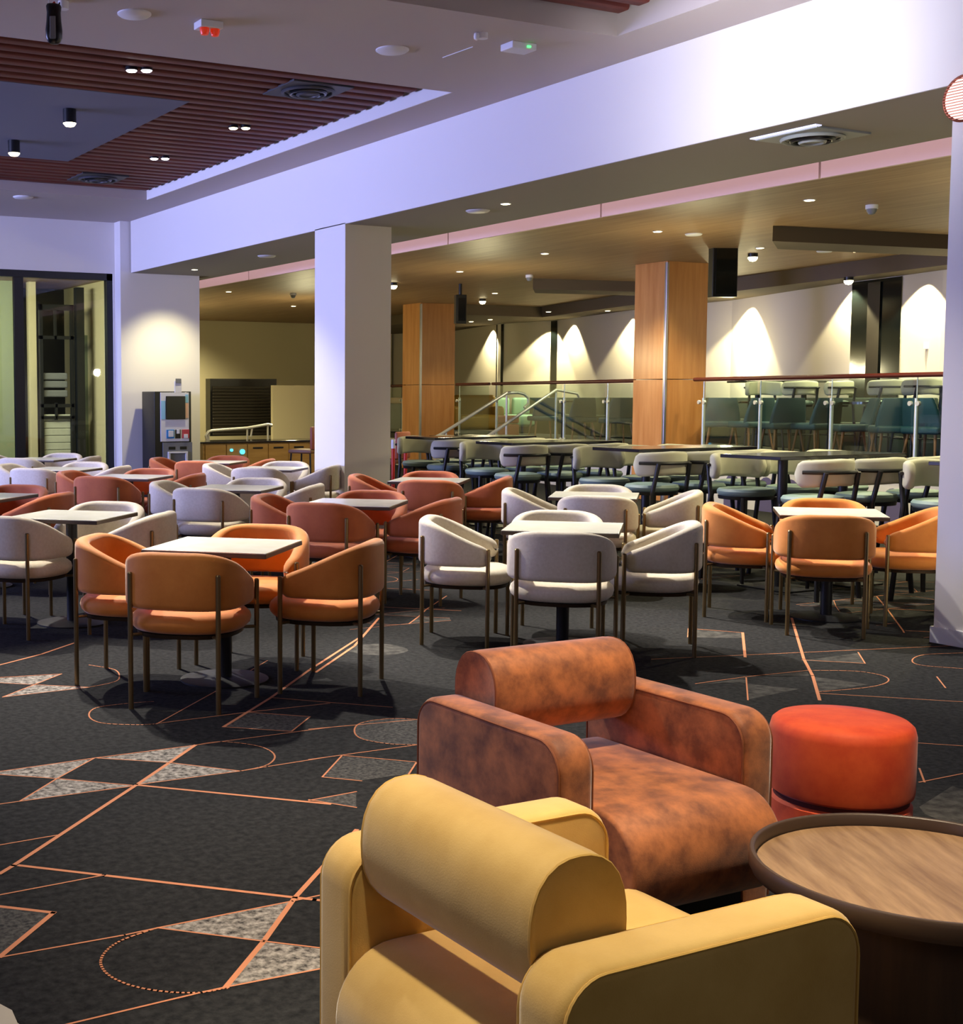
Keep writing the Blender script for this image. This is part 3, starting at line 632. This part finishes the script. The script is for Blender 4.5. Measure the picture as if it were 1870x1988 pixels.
# ---- bar stools and high tables
def make_stool(label):
    t = thing('bar_stool', label, 'bar stool')
    mb = MB(); mb.lathe([(.001, .70), (.20, .70), (.215, .715), (.218, .735), (.205, .755), (.15, .765), (.001, .768)], (0, .02), 32, 2.3); mb.build('seat', 'pad_sage', t)
    mb = MB(); mb.lathe([(.001, .672), (.205, .672), (.21, .70), (.001, .70)], (0, .02), 28, 2.3); mb.build('seat_frame', 'black_metal', t)
    rings = []
    for i in range(29):
        u = -1+2*i/28; th = -PI/2+u*R(82); c_ = Vector((.245*math.cos(th), .225*math.sin(th)+.0, 0)); N = Vector((math.cos(th), math.sin(th), 0))
        e = max(0, (abs(u)-.82)/.18); s_ = math.sqrt(max(0, 1-e*e*.96)); h_ = .20*s_; w_ = .07*(.5+.5*s_); zz = .945-.018*abs(u)
        rings.append([c_+N*a+Vector((0, 0, zz+b)) for a, b in rrect(w_, h_, min(w_, h_)*.42, 3)])
    mb = MB(); mb.loft(rings); mb.build('backrest', 'pad_grey', t, 60)
    mb = MB(); pts = []
    for i in range(17): th = -PI/2+(-1+i/8)*R(66); pts.append((.292*math.cos(th), .272*math.sin(th), .945))
    mb.tube(pts, .014, 8); mb.build('back_rail', 'black_metal', t)
    for sx, sy in ((-1, -1), (1, -1)): mb = MB(); mb.tube([(sx*.225, -.235, 0), (sx*.185, -.185, .70), (sx*.17, -.238, .945)], .019, 10); mb.build('leg', 'black_metal', t)
    for sx in (-1, 1): mb = MB(); mb.cyl((sx*.22, .24, 0), (sx*.165, .17, .69), .015, .02, seg=10); mb.build('leg', 'black_metal', t)
    mb = MB(); mb.tube([(-.205, -.215, .28), (.205, -.215, .28), (.2, .215, .28), (-.2, .215, .28)], .009, 8, closed=True); mb.build('footrest', 'black_metal', t)
    return t
def make_high(label):
    t = thing('high_table', label, 'high table')
    mb = MB(); mb.box(-.70, .70, -.30, .30, 1.022, 1.05, .004); mb.build('tabletop', 'black_top', t, 0)
    for x_ in (-.34, .34):
        mb = MB(); mb.cyl((x_, 0, .012), (x_, 0, 1.022), .038, seg=18); mb.build('pedestal', 'black_metal', t)
        mb = MB(); mb.box(x_-.2, x_+.2, -.25, .25, 0, .014, .004); mb.build('base', 'black_metal', t, 0)
    return t
HT = [('D', 8.62, 7.45, 'nearest full'), ('C', 8.70, 9.05, 'second'), ('B', 8.72, 10.85, 'third'), ('A', 9.00, 12.60, 'furthest'), ('E', 8.98, 5.88, 'front, column-hidden')]
hp = None; sp = None
STOOLS = {'D': [(8.16, -.42, 0), (8.74, -.42, 0), (9.32, -.42, 0), (8.36, .46, 176), (8.95, .5, 180), (9.5, .5, 182)], 'C': [(8.06, -.42, 0), (8.57, -.44, 0), (9.08, -.42, 0), (8.27, .46, 172), (8.8, .5, 180), (9.3, .5, 180)],
          'B': [(8.02, -.42, 0), (8.53, -.42, 0), (9.04, -.42, 0), (8.27, .46, 174), (8.8, .5, 180), (9.3, .5, 180)], 'A': [(8.40, -.42, 0), (8.9, -.42, 0), (9.4, -.42, 0), (8.62, .46, 170), (9.1, .5, 180), (9.5, .5, 180)],
          'E': [(8.66, .45, 168)]}
ORD = ['leftmost', 'middle', 'rightmost']
for k, x, y, w_ in HT:
    lab = 'long black high table, %s of the row behind the columns' % w_
    if hp is None: hp = make_high(lab); hp.location = (x, y, 0); hp['group'] = 'high tables in the bar area'
    else: dup(hp, (x, y, 0), 0, lab)
    for i, (sx, dy, rz) in enumerate(STOOLS[k]):
        lab = 'grey-backed bar stool, %s on the %s side of the %s high table' % (ORD[i % 3], 'near' if i < 3 and k != 'E' else 'far', w_)
        if sp is None: sp = make_stool(lab); sp.location = (sx, y+dy, 0); sp.rotation_euler = (0, 0, R(rz)); sp['group'] = 'bar stools at the high tables'
        else: dup(sp, (sx, y+dy, 0), R(rz), lab)

# ---- balustrades
def balustrade(x0, x1, posts, label, rz=1.74, white=False):
    a, b = bal(x0), bal(x1); t = thing('glass_balustrade', label, 'balustrade', (a.x, a.y, ZF)); o = a.copy(); o.z = ZF
    mb = MB(); mb.tube([(0, 0, rz-ZF), (b-a)+Vector((0, 0, rz-ZF))], .028, 10); mb.build('handrail', 'rail_wood', t)
    pp = [bal(p) for p in posts]; ends = [a]+pp+[b]
    for u, v in zip(ends, ends[1:]):
        d = (v-u); L_ = d.length
        if L_ < .3: continue
        d /= L_; u2 = u+d*.03-a; v2 = v-d*.03-a; mb = MB(); mb.prism([u2+Vector((0, 0, .06)), v2+Vector((0, 0, .06)), v2+bn*.012+Vector((0, 0, .06)), u2+bn*.012+Vector((0, 0, .06))], (0, 0, rz-ZF-.10)); mb.build('glass_panel', 'glass', t, 0)
    for p in pp:
        q_ = p-a+bn*.04; mb = MB(); mb.cyl(q_, q_+Vector((0, 0, .80)), .024, seg=14); mb.cyl(q_+Vector((0, 0, .80)), q_+Vector((0, 0, rz-ZF)), .007, seg=8); f = mb.build('post', 'steel', t)
        for z_ in (.10, .74):
            for s in (-1, 1): mb = MB(); c_ = q_+bd*s*.06-bn*.05+Vector((0, 0, z_)); mb.cyl(c_, c_+bn*.03, .028, seg=12); mb.build('clamp', 'steel', f)
balustrade(1348, 1960, [1362, 1472, 1610, 1775], 'glass balustrade with dark timber handrail right of the nearer pillar')
balustrade(956, 1232, [961, 1092, 1176], 'glass balustrade with dark timber handrail between the two timber pillars')
balustrade(700, 786, [779], 'glass balustrade glimpsed left of the further timber pillar')
balustrade(886, 950, [889], 'short glass balustrade panel right of the further timber pillar')
for Ys, P, lab in ((19.6, [(815, 866), (860, 841), (984, 763), (1005, 762), (1018, 765), (1026, 773), (1026, 784), (1018, 792)], 'left steel stair handrail beside the further pillar'),
                   (18.9, [(905, 872), (950, 845), (1080, 757), (1110, 762), (1121, 764), (1125, 772), (1122, 780)], 'right steel stair handrail crossing the glass balustrade')):
    mb = MB(); mb.tube([ony(x, y, Ys) for x, y in P], .028, 10); mb.cyl(ony(P[1][0]+6, P[1][1]-2, Ys), Vector((ony(P[1][0]+6, 800, Ys).x, Ys, 0)), .02); q_ = ony(P[2][0], P[2][1]+4, Ys); mb.cyl(q_, Vector((q_.x, q_.y, ZF)), .02)
    tag(mb.build('stair_handrail', 'steel'), lab, 'handrail')
# red and black queue posts near the middle column
for x, lab in ((764, 'red post with white cap right of the middle column'), (788, 'red post partly behind the leftmost bar stool')):
    p = depth(x, 16.6); t = thing('queue_post', lab, 'barrier post', p)
    mb = MB(); mb.cyl((0, 0, .02), (0, 0, .86), .022, seg=14); mb.build('pole', 'red_post', t)
    mb = MB(); mb.cyl((0, 0, .86), (0, 0, .97), .026, seg=14); mb.build('cap', 'plastic_white', t)
    mb = MB(); mb.lathe([(.001, 0), (.16, 0), (.14, .02), (.001, .025)], seg=28); mb.build('base', 'black_metal', t)

# ---- lounge furniture on the raised floor
def make_teal(label):
    t = thing('teal_chair', label, 'chair')
    mb = MB(); rings = []
    for z, w_, y, th in ((.40, .235, -.15, .07), (.50, .245, -.19, .06), (.65, .225, -.22, .05), (.78, .195, -.25, .045), (.80, .185, -.252, .03)):
        rings.append([(u, y+v+(abs(u)/.24)**2*.06, z) for u, v in rrect(2*w_, th, th*.42, 3)])
    mb.loft(rings); mb.build('backrest', 'teal', t, 60)
    mb = MB(); mb.box(-.24, .24, -.2, .26, .38, .47, .03, 3); mb.build('seat', 'teal', t)
    for sx in (-1, 1):
        for sy in (-1, 1): mb = MB(); mb.cyl((sx*.22, sy*.22+.02, 0), (sx*.17, sy*.16+.03, .39), .011, .018, seg=10); mb.build('leg', 'leg_wood', t)
    return t
tp = None
TC = [(1056, 1.2, 5, 'first'), (1126, 1.0, 10, 'second'), (1200, 1.3, 8, 'third'), (1404, 1.0, -20, 'fourth'), (1462, 1.3, 20, 'fifth'), (1522, 1.0, 5, 'sixth'), (1590, 1.3, 20, 'seventh'), (1664, 1.0, 80, 'eighth'), (1738, .9, -10, 'ninth'), (1806, .9, -60, 'tenth')]
for x, dd, rz, w_ in TC:
    b = bal(x); d = Vector((b.x, b.y, 0)).normalized(); p = b+d*dd; lab = 'dark teal lounge chair behind the glass balustrade, %s counted from the stair' % w_
    if tp is None: tp = make_teal(lab); tp.location = (p.x, p.y, ZF); tp.rotation_euler = (0, 0, R(rz)-YAW); tp['group'] = 'teal chairs behind the balustrade'
    else: dup(tp, (p.x, p.y, ZF), R(rz)-YAW, lab)
lowp = None
for x, dd, w_ in ((1094, 2.4, 'left of the nearer pillar'), (1478, 2.6, 'just right of the nearer pillar'), (1694, 1.95, 'near the tall dark window')):
    b = bal(x); d = Vector((b.x, b.y, 0)).normalized(); p = b+d*dd
    lab = 'low black cafe table behind the balustrade, '+w_
    if lowp is None:
        lowp = thing('cafe_table', lab, 'table', (p.x, p.y, ZF), 0, 'cafe tables on the raised floor')
        mb = MB(); mb.cyl((0, 0, .72), (0, 0, .75), .38, seg=32); mb.build('tabletop', 'black_top', lowp)
        mb = MB(); mb.cyl((0, 0, 0), (0, 0, .72), .04, seg=16); mb.build('pedestal', 'black_metal', lowp)
        mb = MB(); mb.cyl((0, 0, 0), (0, 0, .02), .22, seg=24); mb.build('base', 'black_metal', lowp)
    else: dup(lowp, (p.x, p.y, ZF), 0, lab)
for x, Dp, rz, lab in ((1486, 19.15, 172, 'leftmost of the row'), (1548, 19.1, 8, 'second from the left'), (1618, 19.0, 30, 'third from the left'), (1716, 17.9, 5, 'second from the right'), (1782, 17.1, 8, 'rightmost, beside the near column')):
    p = depth(x, Dp, ZF); dup(sp, p, R(rz)-YAW, 'grey-green bar stool on the raised floor, '+lab, 'bar stools on the raised floor')
for x, Dp, lab in ((1516, 19.75, 'left of the dark window'),):
    dup(hp, depth(x, Dp, ZF), -YAW, 'black high table on the raised floor '+lab)
p = depth(925, 28.6, ZF); t = thing('leather_sofa', 'olive leather tub sofa behind the stair handrails', 'sofa', p, -YAW)
mb = MB(); mb.box(-.42, .42, -.35, .35, .12, .44, .09, 4); mb.build('seat', 'olive_leather', t); mb = MB(); mb.box(-.46, .46, .25, .45, .12, .86, .08, 4); mb.build('backrest', 'olive_leather', t)
for s in (-1, 1): mb = MB(); mb.box(s*.46-.09, s*.46+.09, -.35, .4, .12, .62, .07, 4); mb.build('armrest', 'olive_leather', t)
p = depth(985, 25.6, ZF); t = thing('leather_ottoman', 'small rust leather stool behind the glass near the stair', 'ottoman', p, -YAW)
mb = MB(); mb.box(-.2, .2, -.2, .2, .06, .30, .03, 3); mb.build('base', 'rust_leather', t); mb = MB(); mb.box(-.2, .2, -.2, .2, .31, .46, .04, 3); mb.build('cushion', 'rust_leather', t)
p = depth(996, 30.2, ZF); t = thing('mint_sofa', 'small mint green sofa behind the rust leather stool', 'sofa', p, -YAW)
mb = MB(); mb.box(-.45, .45, -.3, .3, .15, .42, .06, 3); mb.build('seat', 'mint', t)
for s in (-1, 1): mb = MB(); mb.box(s*.23-.2, s*.23+.2, .2, .38, .4, .80, .06, 3); mb.build('back_cushion', 'mint', t)
p = depth(772, 31.0, ZF); t = thing('grey_armchair', 'dark grey armchair with a peach cushion left of the further pillar', 'armchair', p, -YAW)
mb = MB(); mb.box(-.4, .25, -.3, .3, .05, .66, .06, 3); mb.build('seat', 'plastic_grey', t); mb = MB(); mb.box(-.18, .12, -.2, .2, .66, .8, .06, 3); mb.build('cushion', 'peach_sign', t)
# bar chair at the servery
for x, Dp, lab in ((594, 20.0, 'brown wooden bar chair at the servery counter, left of the middle column'), (755, 17.0, 'brown bar chair mostly hidden behind the middle column')):
    p = depth(x, Dp); t = thing('bar_chair', lab, 'chair', p, R(60)-YAW)
    mb = MB(); mb.box(-.2, .2, -.2, .2, .66, .72, .02); mb.build('seat', 'leg_wood', t)
    mb = MB(); mb.box(-.2, .2, -.22, -.17, .72, 1.06, .02); mb.build('backrest', 'rust_leather', t)
    for sx in (-1, 1):
        for sy in (-1, 1): mb = MB(); mb.cyl((sx*.2, sy*.2, 0), (sx*.16, sy*.16, .66), .014, seg=8); mb.build('leg', 'tv_black', t)

# ---- televisions hung beside the pillars
for (x0, y0, x1, y1), Dp, lab in (((1373, 478, 1424, 580), 17.6, 'black television hung right of the nearer pillar, seen edge-on'), ((882, 575, 903, 630), 23.0, 'small black television hung right of the further pillar')):
    a = depth(x0, Dp); b = depth(x1, Dp); wd = (b-a).length; zt_ = EYE+(770.5-y0)*Dp/F; zb_ = EYE+(770.5-y1)*Dp/F; c_ = (a+b)/2
    t = thing('hanging_television', lab, 'television', (c_.x, c_.y, 0), -YAW+R(8))
    mb = MB(); mb.box(-wd/2, wd/2, -.06, .08, zb_, zt_, .01); mb.build('housing', 'tv_black', t, 0)
    mb = MB(); mb.box(-wd/2+.04, wd/2-.02, -.07, -.055, zb_+.04, zt_-.06); mb.build('screen', 'dark_window', t, 0)
    mb = MB(); mb.cyl((0, .02, zt_-.02), (0, .02, ZW), .03); mb.build('bracket', 'tv_black', t)

# ---- self-service kiosk by the far left pier
yK = 18.25; a = ony(301, 905, yK); b = ony(372, 905, yK); zt_ = ony(335, 760, yK).z; W = b.x-a.x
t = thing('kiosk', 'tall grey and white service kiosk with dark screen against the left pier', 'kiosk', (a.x, yK, 0))
def kz(y): return ony(335, y, yK).z
def kx(x): return ony(x, 800, yK).x-a.x
mb = MB(); mb.box(0, W, .0, .5, 0, zt_, .008); mb.build('cabinet', 'tv_black', t, 0)
def kp(name, x0, x1, y0, y1, m_, dep=.02, parent=None, yoff=0):
    mb = MB(); mb.box(kx(x0), kx(x1), -dep-yoff, .0-yoff, kz(y1), kz(y0), .003); return mb.build(name, m_, parent or t, 0)
up_ = kp('upper_front', 311, 366, 762, 857, 'plastic_white'); kp('lower_front', 315, 372, 859, 960, 'plastic_grey')
kp('screen', 321, 358, 769, 814, 'tv_black', .02, up_, .02); kp('poster', 312, 320, 778, 814, 'cyan_sign', .004, up_, .02); kp('poster', 359, 365, 766, 782, 'cyan_sign', .004, up_, .02); kp('poster', 359, 365, 783, 812, 'peach_sign', .004, up_, .02)
kp('card_slot', 322, 337, 834, 851, 'blue_sign', .012, up_, .02); kp('card_slot', 339, 349, 834, 851, 'tv_black', .012, up_, .02); kp('card_slot', 352, 366, 834, 851, 'red_sign', .012, up_, .02)
for x0, x1, y0, y1 in ((325, 335, 836, 848), (341, 347, 834, 842), (355, 363, 843, 851)): kp('slot_insert', x0, x1, y0, y1, 'plastic_white', .006, up_, .032)
kp('bin_opening', 326, 339, 867, 873, 'tv_black', .004, None, .02); kp('bin_opening', 348, 361, 867, 873, 'tv_black', .004, None, .02)
kp('tray_frame', 324, 362, 877, 880, 'plastic_white', .03, None, .02); kp('tray_frame', 324, 328, 880, 900, 'plastic_white', .03, None, .02); kp('tray_frame', 358, 362, 880, 900, 'plastic_white', .03, None, .02)
sg = kp('top_sign', 339, 352, 740, 763, 'plastic_white', .02); kp('sign_print', 340, 351, 735, 744, 'plastic_grey', .01, sg, .02)

# ================================================================== CEILING FITTINGS
def disc(x, y, z, r, label, name='ceiling_speaker', cat='speaker', m_='plastic_white', h=.02, grp=None):
    p = onz(x, y, z); mb = MB(); mb.lathe([(.001, -h), (r*.86, -h), (r, -h*.4), (r, 0), (.001, 0)], seg=36); o = mb.build(name, m_); o.location = (p.x, p.y, z); return tag(o, label, cat, grp)
disc(261, 26, ZC, .115, 'round white speaker grille in the hall ceiling near the hanging black sensor'); disc(762, 96, ZC, .125, 'round white speaker grille in the hall ceiling near the centre'); disc(45, 382, ZC, .13, 'round white speaker grille beyond the far slatted recess')
disc(518, 496, ZB, .12, 'round white speaker in the soffit left of the middle column'); disc(928, 408, ZB, .12, 'round white speaker in the soffit right of the middle column')
for x, y, lab in ((1347, 454, 'left of the nearer pillar television'), (1601, 487, 'over the right end of the raised floor')): disc(x, y, ZW, .10, 'flat white ceiling speaker '+lab)
disc(1741, 497, ZW-.0, .09, 'flat red-brown detector in the timber ceiling at right', 'detector', 'detector', 'rust_leather')
def box_fit(x, y, z, sx, sy, sz, name, label, cat, m_, rz=0):
    p = onz(x, y, z); t = thing(name, label, cat, (p.x, p.y, z), rz); mb = MB(); mb.box(-sx/2, sx/2, -sy/2, sy/2, -sz, 0, .006); mb.build('housing', m_, t, 0); return t
t = box_fit(405, 43, ZC, .17, .13, .05, 'fire_alarm', 'white fire alarm with two red lenses on the hall ceiling', 'alarm', 'plastic_white')
for s in (-.04, .04): mb = MB(); mb.lathe([(.001, -.10), (.025, -.095), (.033, -.07), (.033, -.05), (.001, -.05)], (s, -.02), 20); mb.build('lens', 'red_plastic', t)
t = box_fit(1007, 86, ZC, .22, .15, .05, 'emergency_light', 'flat white emergency light with green lamp on the hall ceiling', 'emergency light', 'plastic_white')
mb = MB(); mb.box(.02, .05, -.085, -.074, -.035, -.025); mb.build('lamp', 'glow_green', t, 0)
t = thing('motion_sensor', 'small white knuckle sensor on the ceiling above the emergency light', 'sensor', onz(938, 64, ZC)); mb = MB(); mb.cyl((0, 0, -.04), (0, 0, 0), .035, seg=20); mb.build('base', 'plastic_white', t); mb = MB(); mb.lathe([(.001, -.06), (.018, -.05), (.022, -.03), (.018, -.01), (.001, -.0)], (-.055, 0), 16); mb.build('head', 'plastic_white', t)
t = thing('motion_sensor', 'small white sensor on the ceiling beside the hanging black unit', 'sensor', onz(123, 3, ZC)); mb = MB(); mb.cyl((0, 0, -.05), (0, 0, 0), .035, seg=20); mb.build('base', 'plastic_white', t)
# access hatch line
a = onz(862, 110, ZC); b = onz(918, 90, ZC); mb = MB(); mb.prism([a, b, b+Vector((0, .02, 0)), a+Vector((0, .02, 0))], (0, 0, -.006)); tag(mb.build('cable_cover', 'plastic_white', smooth=0), 'thin white cable cover strip on the ceiling left of the emergency light', 'cable cover')
# hanging black device
pz = 3.55; p = onz(105, 68, 3.72); t = thing('hanging_unit', 'black bag-like unit with a grey strip hanging by a wire from the ceiling', 'hanging device', (p.x, p.y, 0))
k = Vector((p.x, p.y)).length/F*1.0; zz = lambda y: EYE+(771-y)*Vector((p.x*math.sin(YAW)+p.y*math.cos(YAW), 0)).length/F
rings = []
for y, w_ in ((30, 13), (34, 15), (45, 13.5), (60, 14.5), (78, 16.5), (92, 16), (100, 12), (103, 8)):
    s_ = w_*(p.x*math.sin(YAW)+p.y*math.cos(YAW))/F; rings.append([(math.cos(2*PI*i/20)*s_, math.sin(2*PI*i/20)*s_*.7, zz(y)) for i in range(20)])
mb = MB(); mb.loft(rings); b_ = mb.build('body', 'tv_black', t, 60); 
mb = MB(); mb.tube([(-.03, 0, zz(30)), (-.038, .0, ZC-.005)], .003, 6); mb.build('wire', 'steel', t)
M_ = Matrix.Rotation(-YAW, 4, 'Z'); mb = MB(); mb.box(-.018, .018, -.05, -.042, zz(97), zz(55), .004, 2, M_); mb.build('grey_strip', 'plastic_grey', t, 0)
mb = MB(); mb.tube([(-.01, -.01, zz(30)), (.0, -.01, zz(26)), (.01, -.01, zz(31))], .006, 6); mb.build('red_tab', 'red_post', t); mb = MB(); mb.cyl((.03, 0, zz(32)), (.038, 0, zz(25)), .005); mb.build('toggle', 'tv_black', t)
mb = MB(); mb.box(-.09, .08, -.05, .05, ZC-.02, ZC, .004); mb.build('mounting_plate', 'plastic_white', t, 0)
# vents
def vent(x, y, z, s, label, m_):
    p = onz(x, y, z); t = thing('ceiling_vent', label, 'air vent', (p.x, p.y, z))
    mb = MB(); mb.box(-s, s, -s, s, -.02, 0, .004); mb.build('frame', m_, t, 0)
    for i, r_ in enumerate((.75, .52, .3)):
        mb = MB(); mb.tube([(r_*s*math.cos(a), r_*s*math.sin(a), -.028-.01*i) for a in [2*PI*k/32 for k in range(32)]], .016, 6, closed=True); mb.build('ring', m_ if i != 1 else 'tv_black', t)
    mb = MB(); mb.cyl((0, 0, -.05), (0, 0, -.02), .1*s/.3, seg=20); mb.build('core', m_, t)
vent(598, 173, ZC+.115, .30, 'dark square swirl vent at the near end of the slatted recess', 'vent_grey'); vent(190, 344, ZC+.115, .30, 'dark square swirl vent at the far end of the slatted recess', 'vent_grey'); vent(1578, 262, ZB, .27, 'pale square swirl vent in the soffit near the near column', 'vent_light')
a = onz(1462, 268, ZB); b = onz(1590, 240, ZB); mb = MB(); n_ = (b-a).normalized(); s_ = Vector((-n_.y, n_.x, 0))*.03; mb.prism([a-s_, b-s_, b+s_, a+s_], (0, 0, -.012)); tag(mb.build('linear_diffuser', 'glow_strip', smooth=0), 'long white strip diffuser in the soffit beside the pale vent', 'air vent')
# twin spots in slats
for x, y, lab, m_ in ((270, 130, 'twin white recessed spotlight in the slats nearest the hanging unit', 'glow_white'), (465, 243, 'twin warm recessed spotlight in the slats right of the grey raft', 'glow_warm'), (310, 303, 'twin white recessed spotlight at the far right of the slats', 'glow_white')):
    p = onz(x, y, ZC+.115); t = thing('twin_spotlight', lab, 'spotlight', (p.x, p.y, ZC+.115), -YAW)
    for s in (-.062, .062):
        mb = MB(); mb.cyl((s, 0, -.03), (s, 0, .0), .052, seg=20); h_ = mb.build('lamp_ring', 'tv_black', t); mb = MB(); mb.lathe([(.001, -.045), (.035, -.04), (.045, -.03), (.001, -.029)], (s, 0), 20); mb.build('lamp', m_, h_)
for x, y, lab in ((135, 250, 'black cylinder downlight on the grey raft, the right one'), (27, 305, 'black cylinder downlight on the grey raft, the left one')):
    p = onz(x, y-38 if x > 100 else y-32, gz); t = thing('cylinder_downlight', lab, 'downlight', (p.x, p.y, gz))
    mb = MB(); mb.cyl((0, 0, -.13), (0, 0, 0), .062, seg=28); mb.build('housing', 'tv_black', t); mb = MB(); mb.lathe([(.001, -.165), (.04, -.158), (.06, -.135), (.06, -.13), (.001, -.13)], (0, 0), 28); mb.build('lamp', 'glow_warm', t)
    spot('raft_spot', (p.x, p.y, gz-.2), (p.x, p.y+.2, 0), 70, NEUT, 90, .6)
# small downlights (each is a real lamp)
DL = [(444, 566, ZW), (570, 594, ZW), (378, 523, ZB), (893, 527, ZW), (1058, 492, ZW), (961, 569, ZW), (1277, 449, ZW), (1572, 388, ZW), (1476, 481, ZW), (1663, 488, ZW), (982, 395, ZB), (915, 624, 3.2), (952, 620, 3.2), (1065, 605, 3.2), (1180, 603, 3.2), (1836, 497, ZW)]
WH = ['over the roller shutter', 'over the servery screen wall', 'over the kiosk pier', 'above the further pillar', 'between the two pillars', 'beyond the further pillar', 'just left of the nearer pillar', 'at the right near the fascia', 'above the hanging television', 'over the dark tall window',
      'in the soffit right of the middle column', 'furthest left in the lounge ceiling', 'second in the lounge ceiling', 'third in the lounge ceiling', 'fourth in the lounge ceiling', 'at the near column edge']
for (x, y, z), w_ in zip(DL, WH):
    p = onz(x, y, z); s_ = 1 if z != ZB else .9
    t = thing('recessed_downlight', 'small round recessed downlight '+w_, 'downlight', (p.x, p.y, z), 0, 'recessed downlights over the bar and lounge')
    mb = MB(); mb.lathe([(.001, -.006), (.06*s_, -.006), (.06*s_, 0), (.001, 0)], seg=24); mb.build('trim_ring', 'plastic_white', t); mb = MB(); mb.lathe([(.001, -.012), (.045*s_, -.009), (.048*s_, -.006), (.001, -.006)], seg=24); mb.build('lamp', 'glow_warm', t)
for x, y, z, lab in ((764, 556, ZW, 'beside the middle column'), (937, 587, ZW, 'near the small television'), (1462, 499, ZW, 'right of the large television'), (1648, 545, 3.2, 'above the tall dark window')):
    p = onz(x, y-7, z); t = thing('surface_downlight', 'bright surface-mounted downlight '+lab, 'downlight', (p.x, p.y, z)); k = 1.2
    mb = MB(); mb.cyl((0, 0, -.05), (0, 0, 0), .065, seg=24); mb.build('housing', 'tv_black', t); mb = MB(); mb.lathe([(.001, -.11), (.04, -.10), (.062, -.07), (.064, -.05), (.001, -.05)], seg=24); mb.build('lamp', 'glow_warm', t)
    spot('lounge_downlight', (p.x, p.y, z-.15), (p.x, p.y, 0), 70, YEL, 110, .6)
for x, y, lab in ((1028, 538, 'white dome camera at the edge of the timber ceiling'), (1693, 402, 'small white dome camera in the timber ceiling at right'), (569, 573, 'small white dome sensor over the servery')):
    p = onz(x, y-4, ZW); t = thing('dome_camera', lab, 'camera', (p.x, p.y, ZW)); mb = MB(); mb.cyl((0, 0, -.04), (0, 0, 0), .06, seg=24); mb.build('base', 'plastic_white', t); mb = MB(); mb.lathe([(.001, -.10), (.03, -.09), (.048, -.06), (.05, -.04), (.001, -.04)], seg=24); mb.build('dome', 'plastic_grey', t)
# bar area lamps (spots under the timber ceiling)
for x, y, e in ((10.3, 8.0, 330), (10.3, 11, 330), (10.6, 14.5, 330), (10.6, 19, 250), (9.2, 6.5, 300), (12.5, 10, 250), (12.8, 14, 250)):
    l_ = spot('bar_downlight', (x, y, ZW-.06), (x, y, 0), e, YEL, 120, .8, .05)
for x, y, e in ((10.0, 25.0, 600), (12.5, 29, 400), (11, 22.3, 300)): spot('servery_downlight', (x, y, ZW-.06), (x, y+1.5, 0), e, YEL, 120, .8, .05)
spot('servery_wash', (9.0, 29.6, 3.3), (9.0, 31, 1.4), 200, YEL, 85, .5)
# added fill points without fittings, brightening the bar, lounge and timber ceiling
def glow(x, y, z, e, col=YEL, r=.12):
    l = bpy.data.lights.new('fill_point', 'POINT'); l.energy = e; l.color = col; l.shadow_soft_size = r
    o = bpy.data.objects.new('fill_point', l); COL.objects.link(o); o.location = (x, y, z)
for x, y, e in ((11.2, 7.0, 90), (11.3, 11.5, 90), (12.0, 16.5, 90), (12.5, 23, 110), (10.5, 26, 120), (15.5, 10.5, 80), (17.5, 17, 80)): glow(x, y, 2.1, e*.55, YEL, .08)
# wall scallops in the lounge
for x, e, off in ((945, 80, .55), (1052, 60, .5), (1100, 75, .5), (1215, 90, .5), (1437, 95, .6), (1640, 60, .35), (1775, 70, .4), (700, 70, .5)):
    p = wallpt(min(max(x, 705), 2040)); d = Vector((p.x, p.y, 0)).normalized()
    e *= 4; spot('scallop_light', p-d*off+Vector((0, 0, -.02)), p-d*.12+Vector((0, 0, -2.4)), e, YEL, 100, .22, .03)
for x, Dp in ((1400, 20), (1620, 18.5), (1150, 23.5), (1780, 17.5)):
    p = depth(x, Dp); spot('lounge_downlight', (p.x, p.y, 3.15), (p.x, p.y, ZF), 110, YEL, 120, .8, .05)
# round ribbed wall lamp on the near column
p = onx(1872, 190, X0-.09); t = thing('wall_lamp', 'round ribbed glowing wall lamp on the near white column at the right edge', 'wall lamp', p)
rad = .13
mb = MB(); mb.cyl((.03, 0, 0), (.088, 0, 0), rad, seg=40); mb.build('drum', 'copper', t)
mb = MB(); mb.cyl((.0, 0, 0), (.03, 0, 0), rad*.93, rad*.98, seg=40); mb.build('diffuser', 'glow_pink', t)
for i in range(-7, 8):
    z_ = i*rad/8; h_ = math.sqrt(rad*rad-z_*z_); mb = MB(); mb.box(-.012, .002, -h_, h_, z_-.002, z_+.002); mb.build('rib', 'copper', t, 0)
mb = MB(); mb.tube([(0, rad*math.cos(a), rad*math.sin(a)) for a in [2*PI*k/40 for k in range(40)]], .008, 8, closed=True); mb.build('ring', 'copper', t)
# thermostat on the lounge wall
p = wallpt(1804); d = Vector((p.x, p.y, 0)).normalized(); mb = MB(); q_ = p-d*.04; zz_ = 2.2; sd = Vector((-d.y, d.x, 0))
mb.prism([q_-sd*.035+Vector((0, 0, zz_-3.2-.05)), q_+sd*.035+Vector((0, 0, zz_-3.2-.05)), q_+sd*.035+Vector((0, 0, zz_-3.2+.05)), q_-sd*.035+Vector((0, 0, zz_-3.2+.05))], d*.04)
tag(mb.build('thermostat', 'plastic_white', smooth=0), 'small white wall control right of the tall dark window', 'wall control')
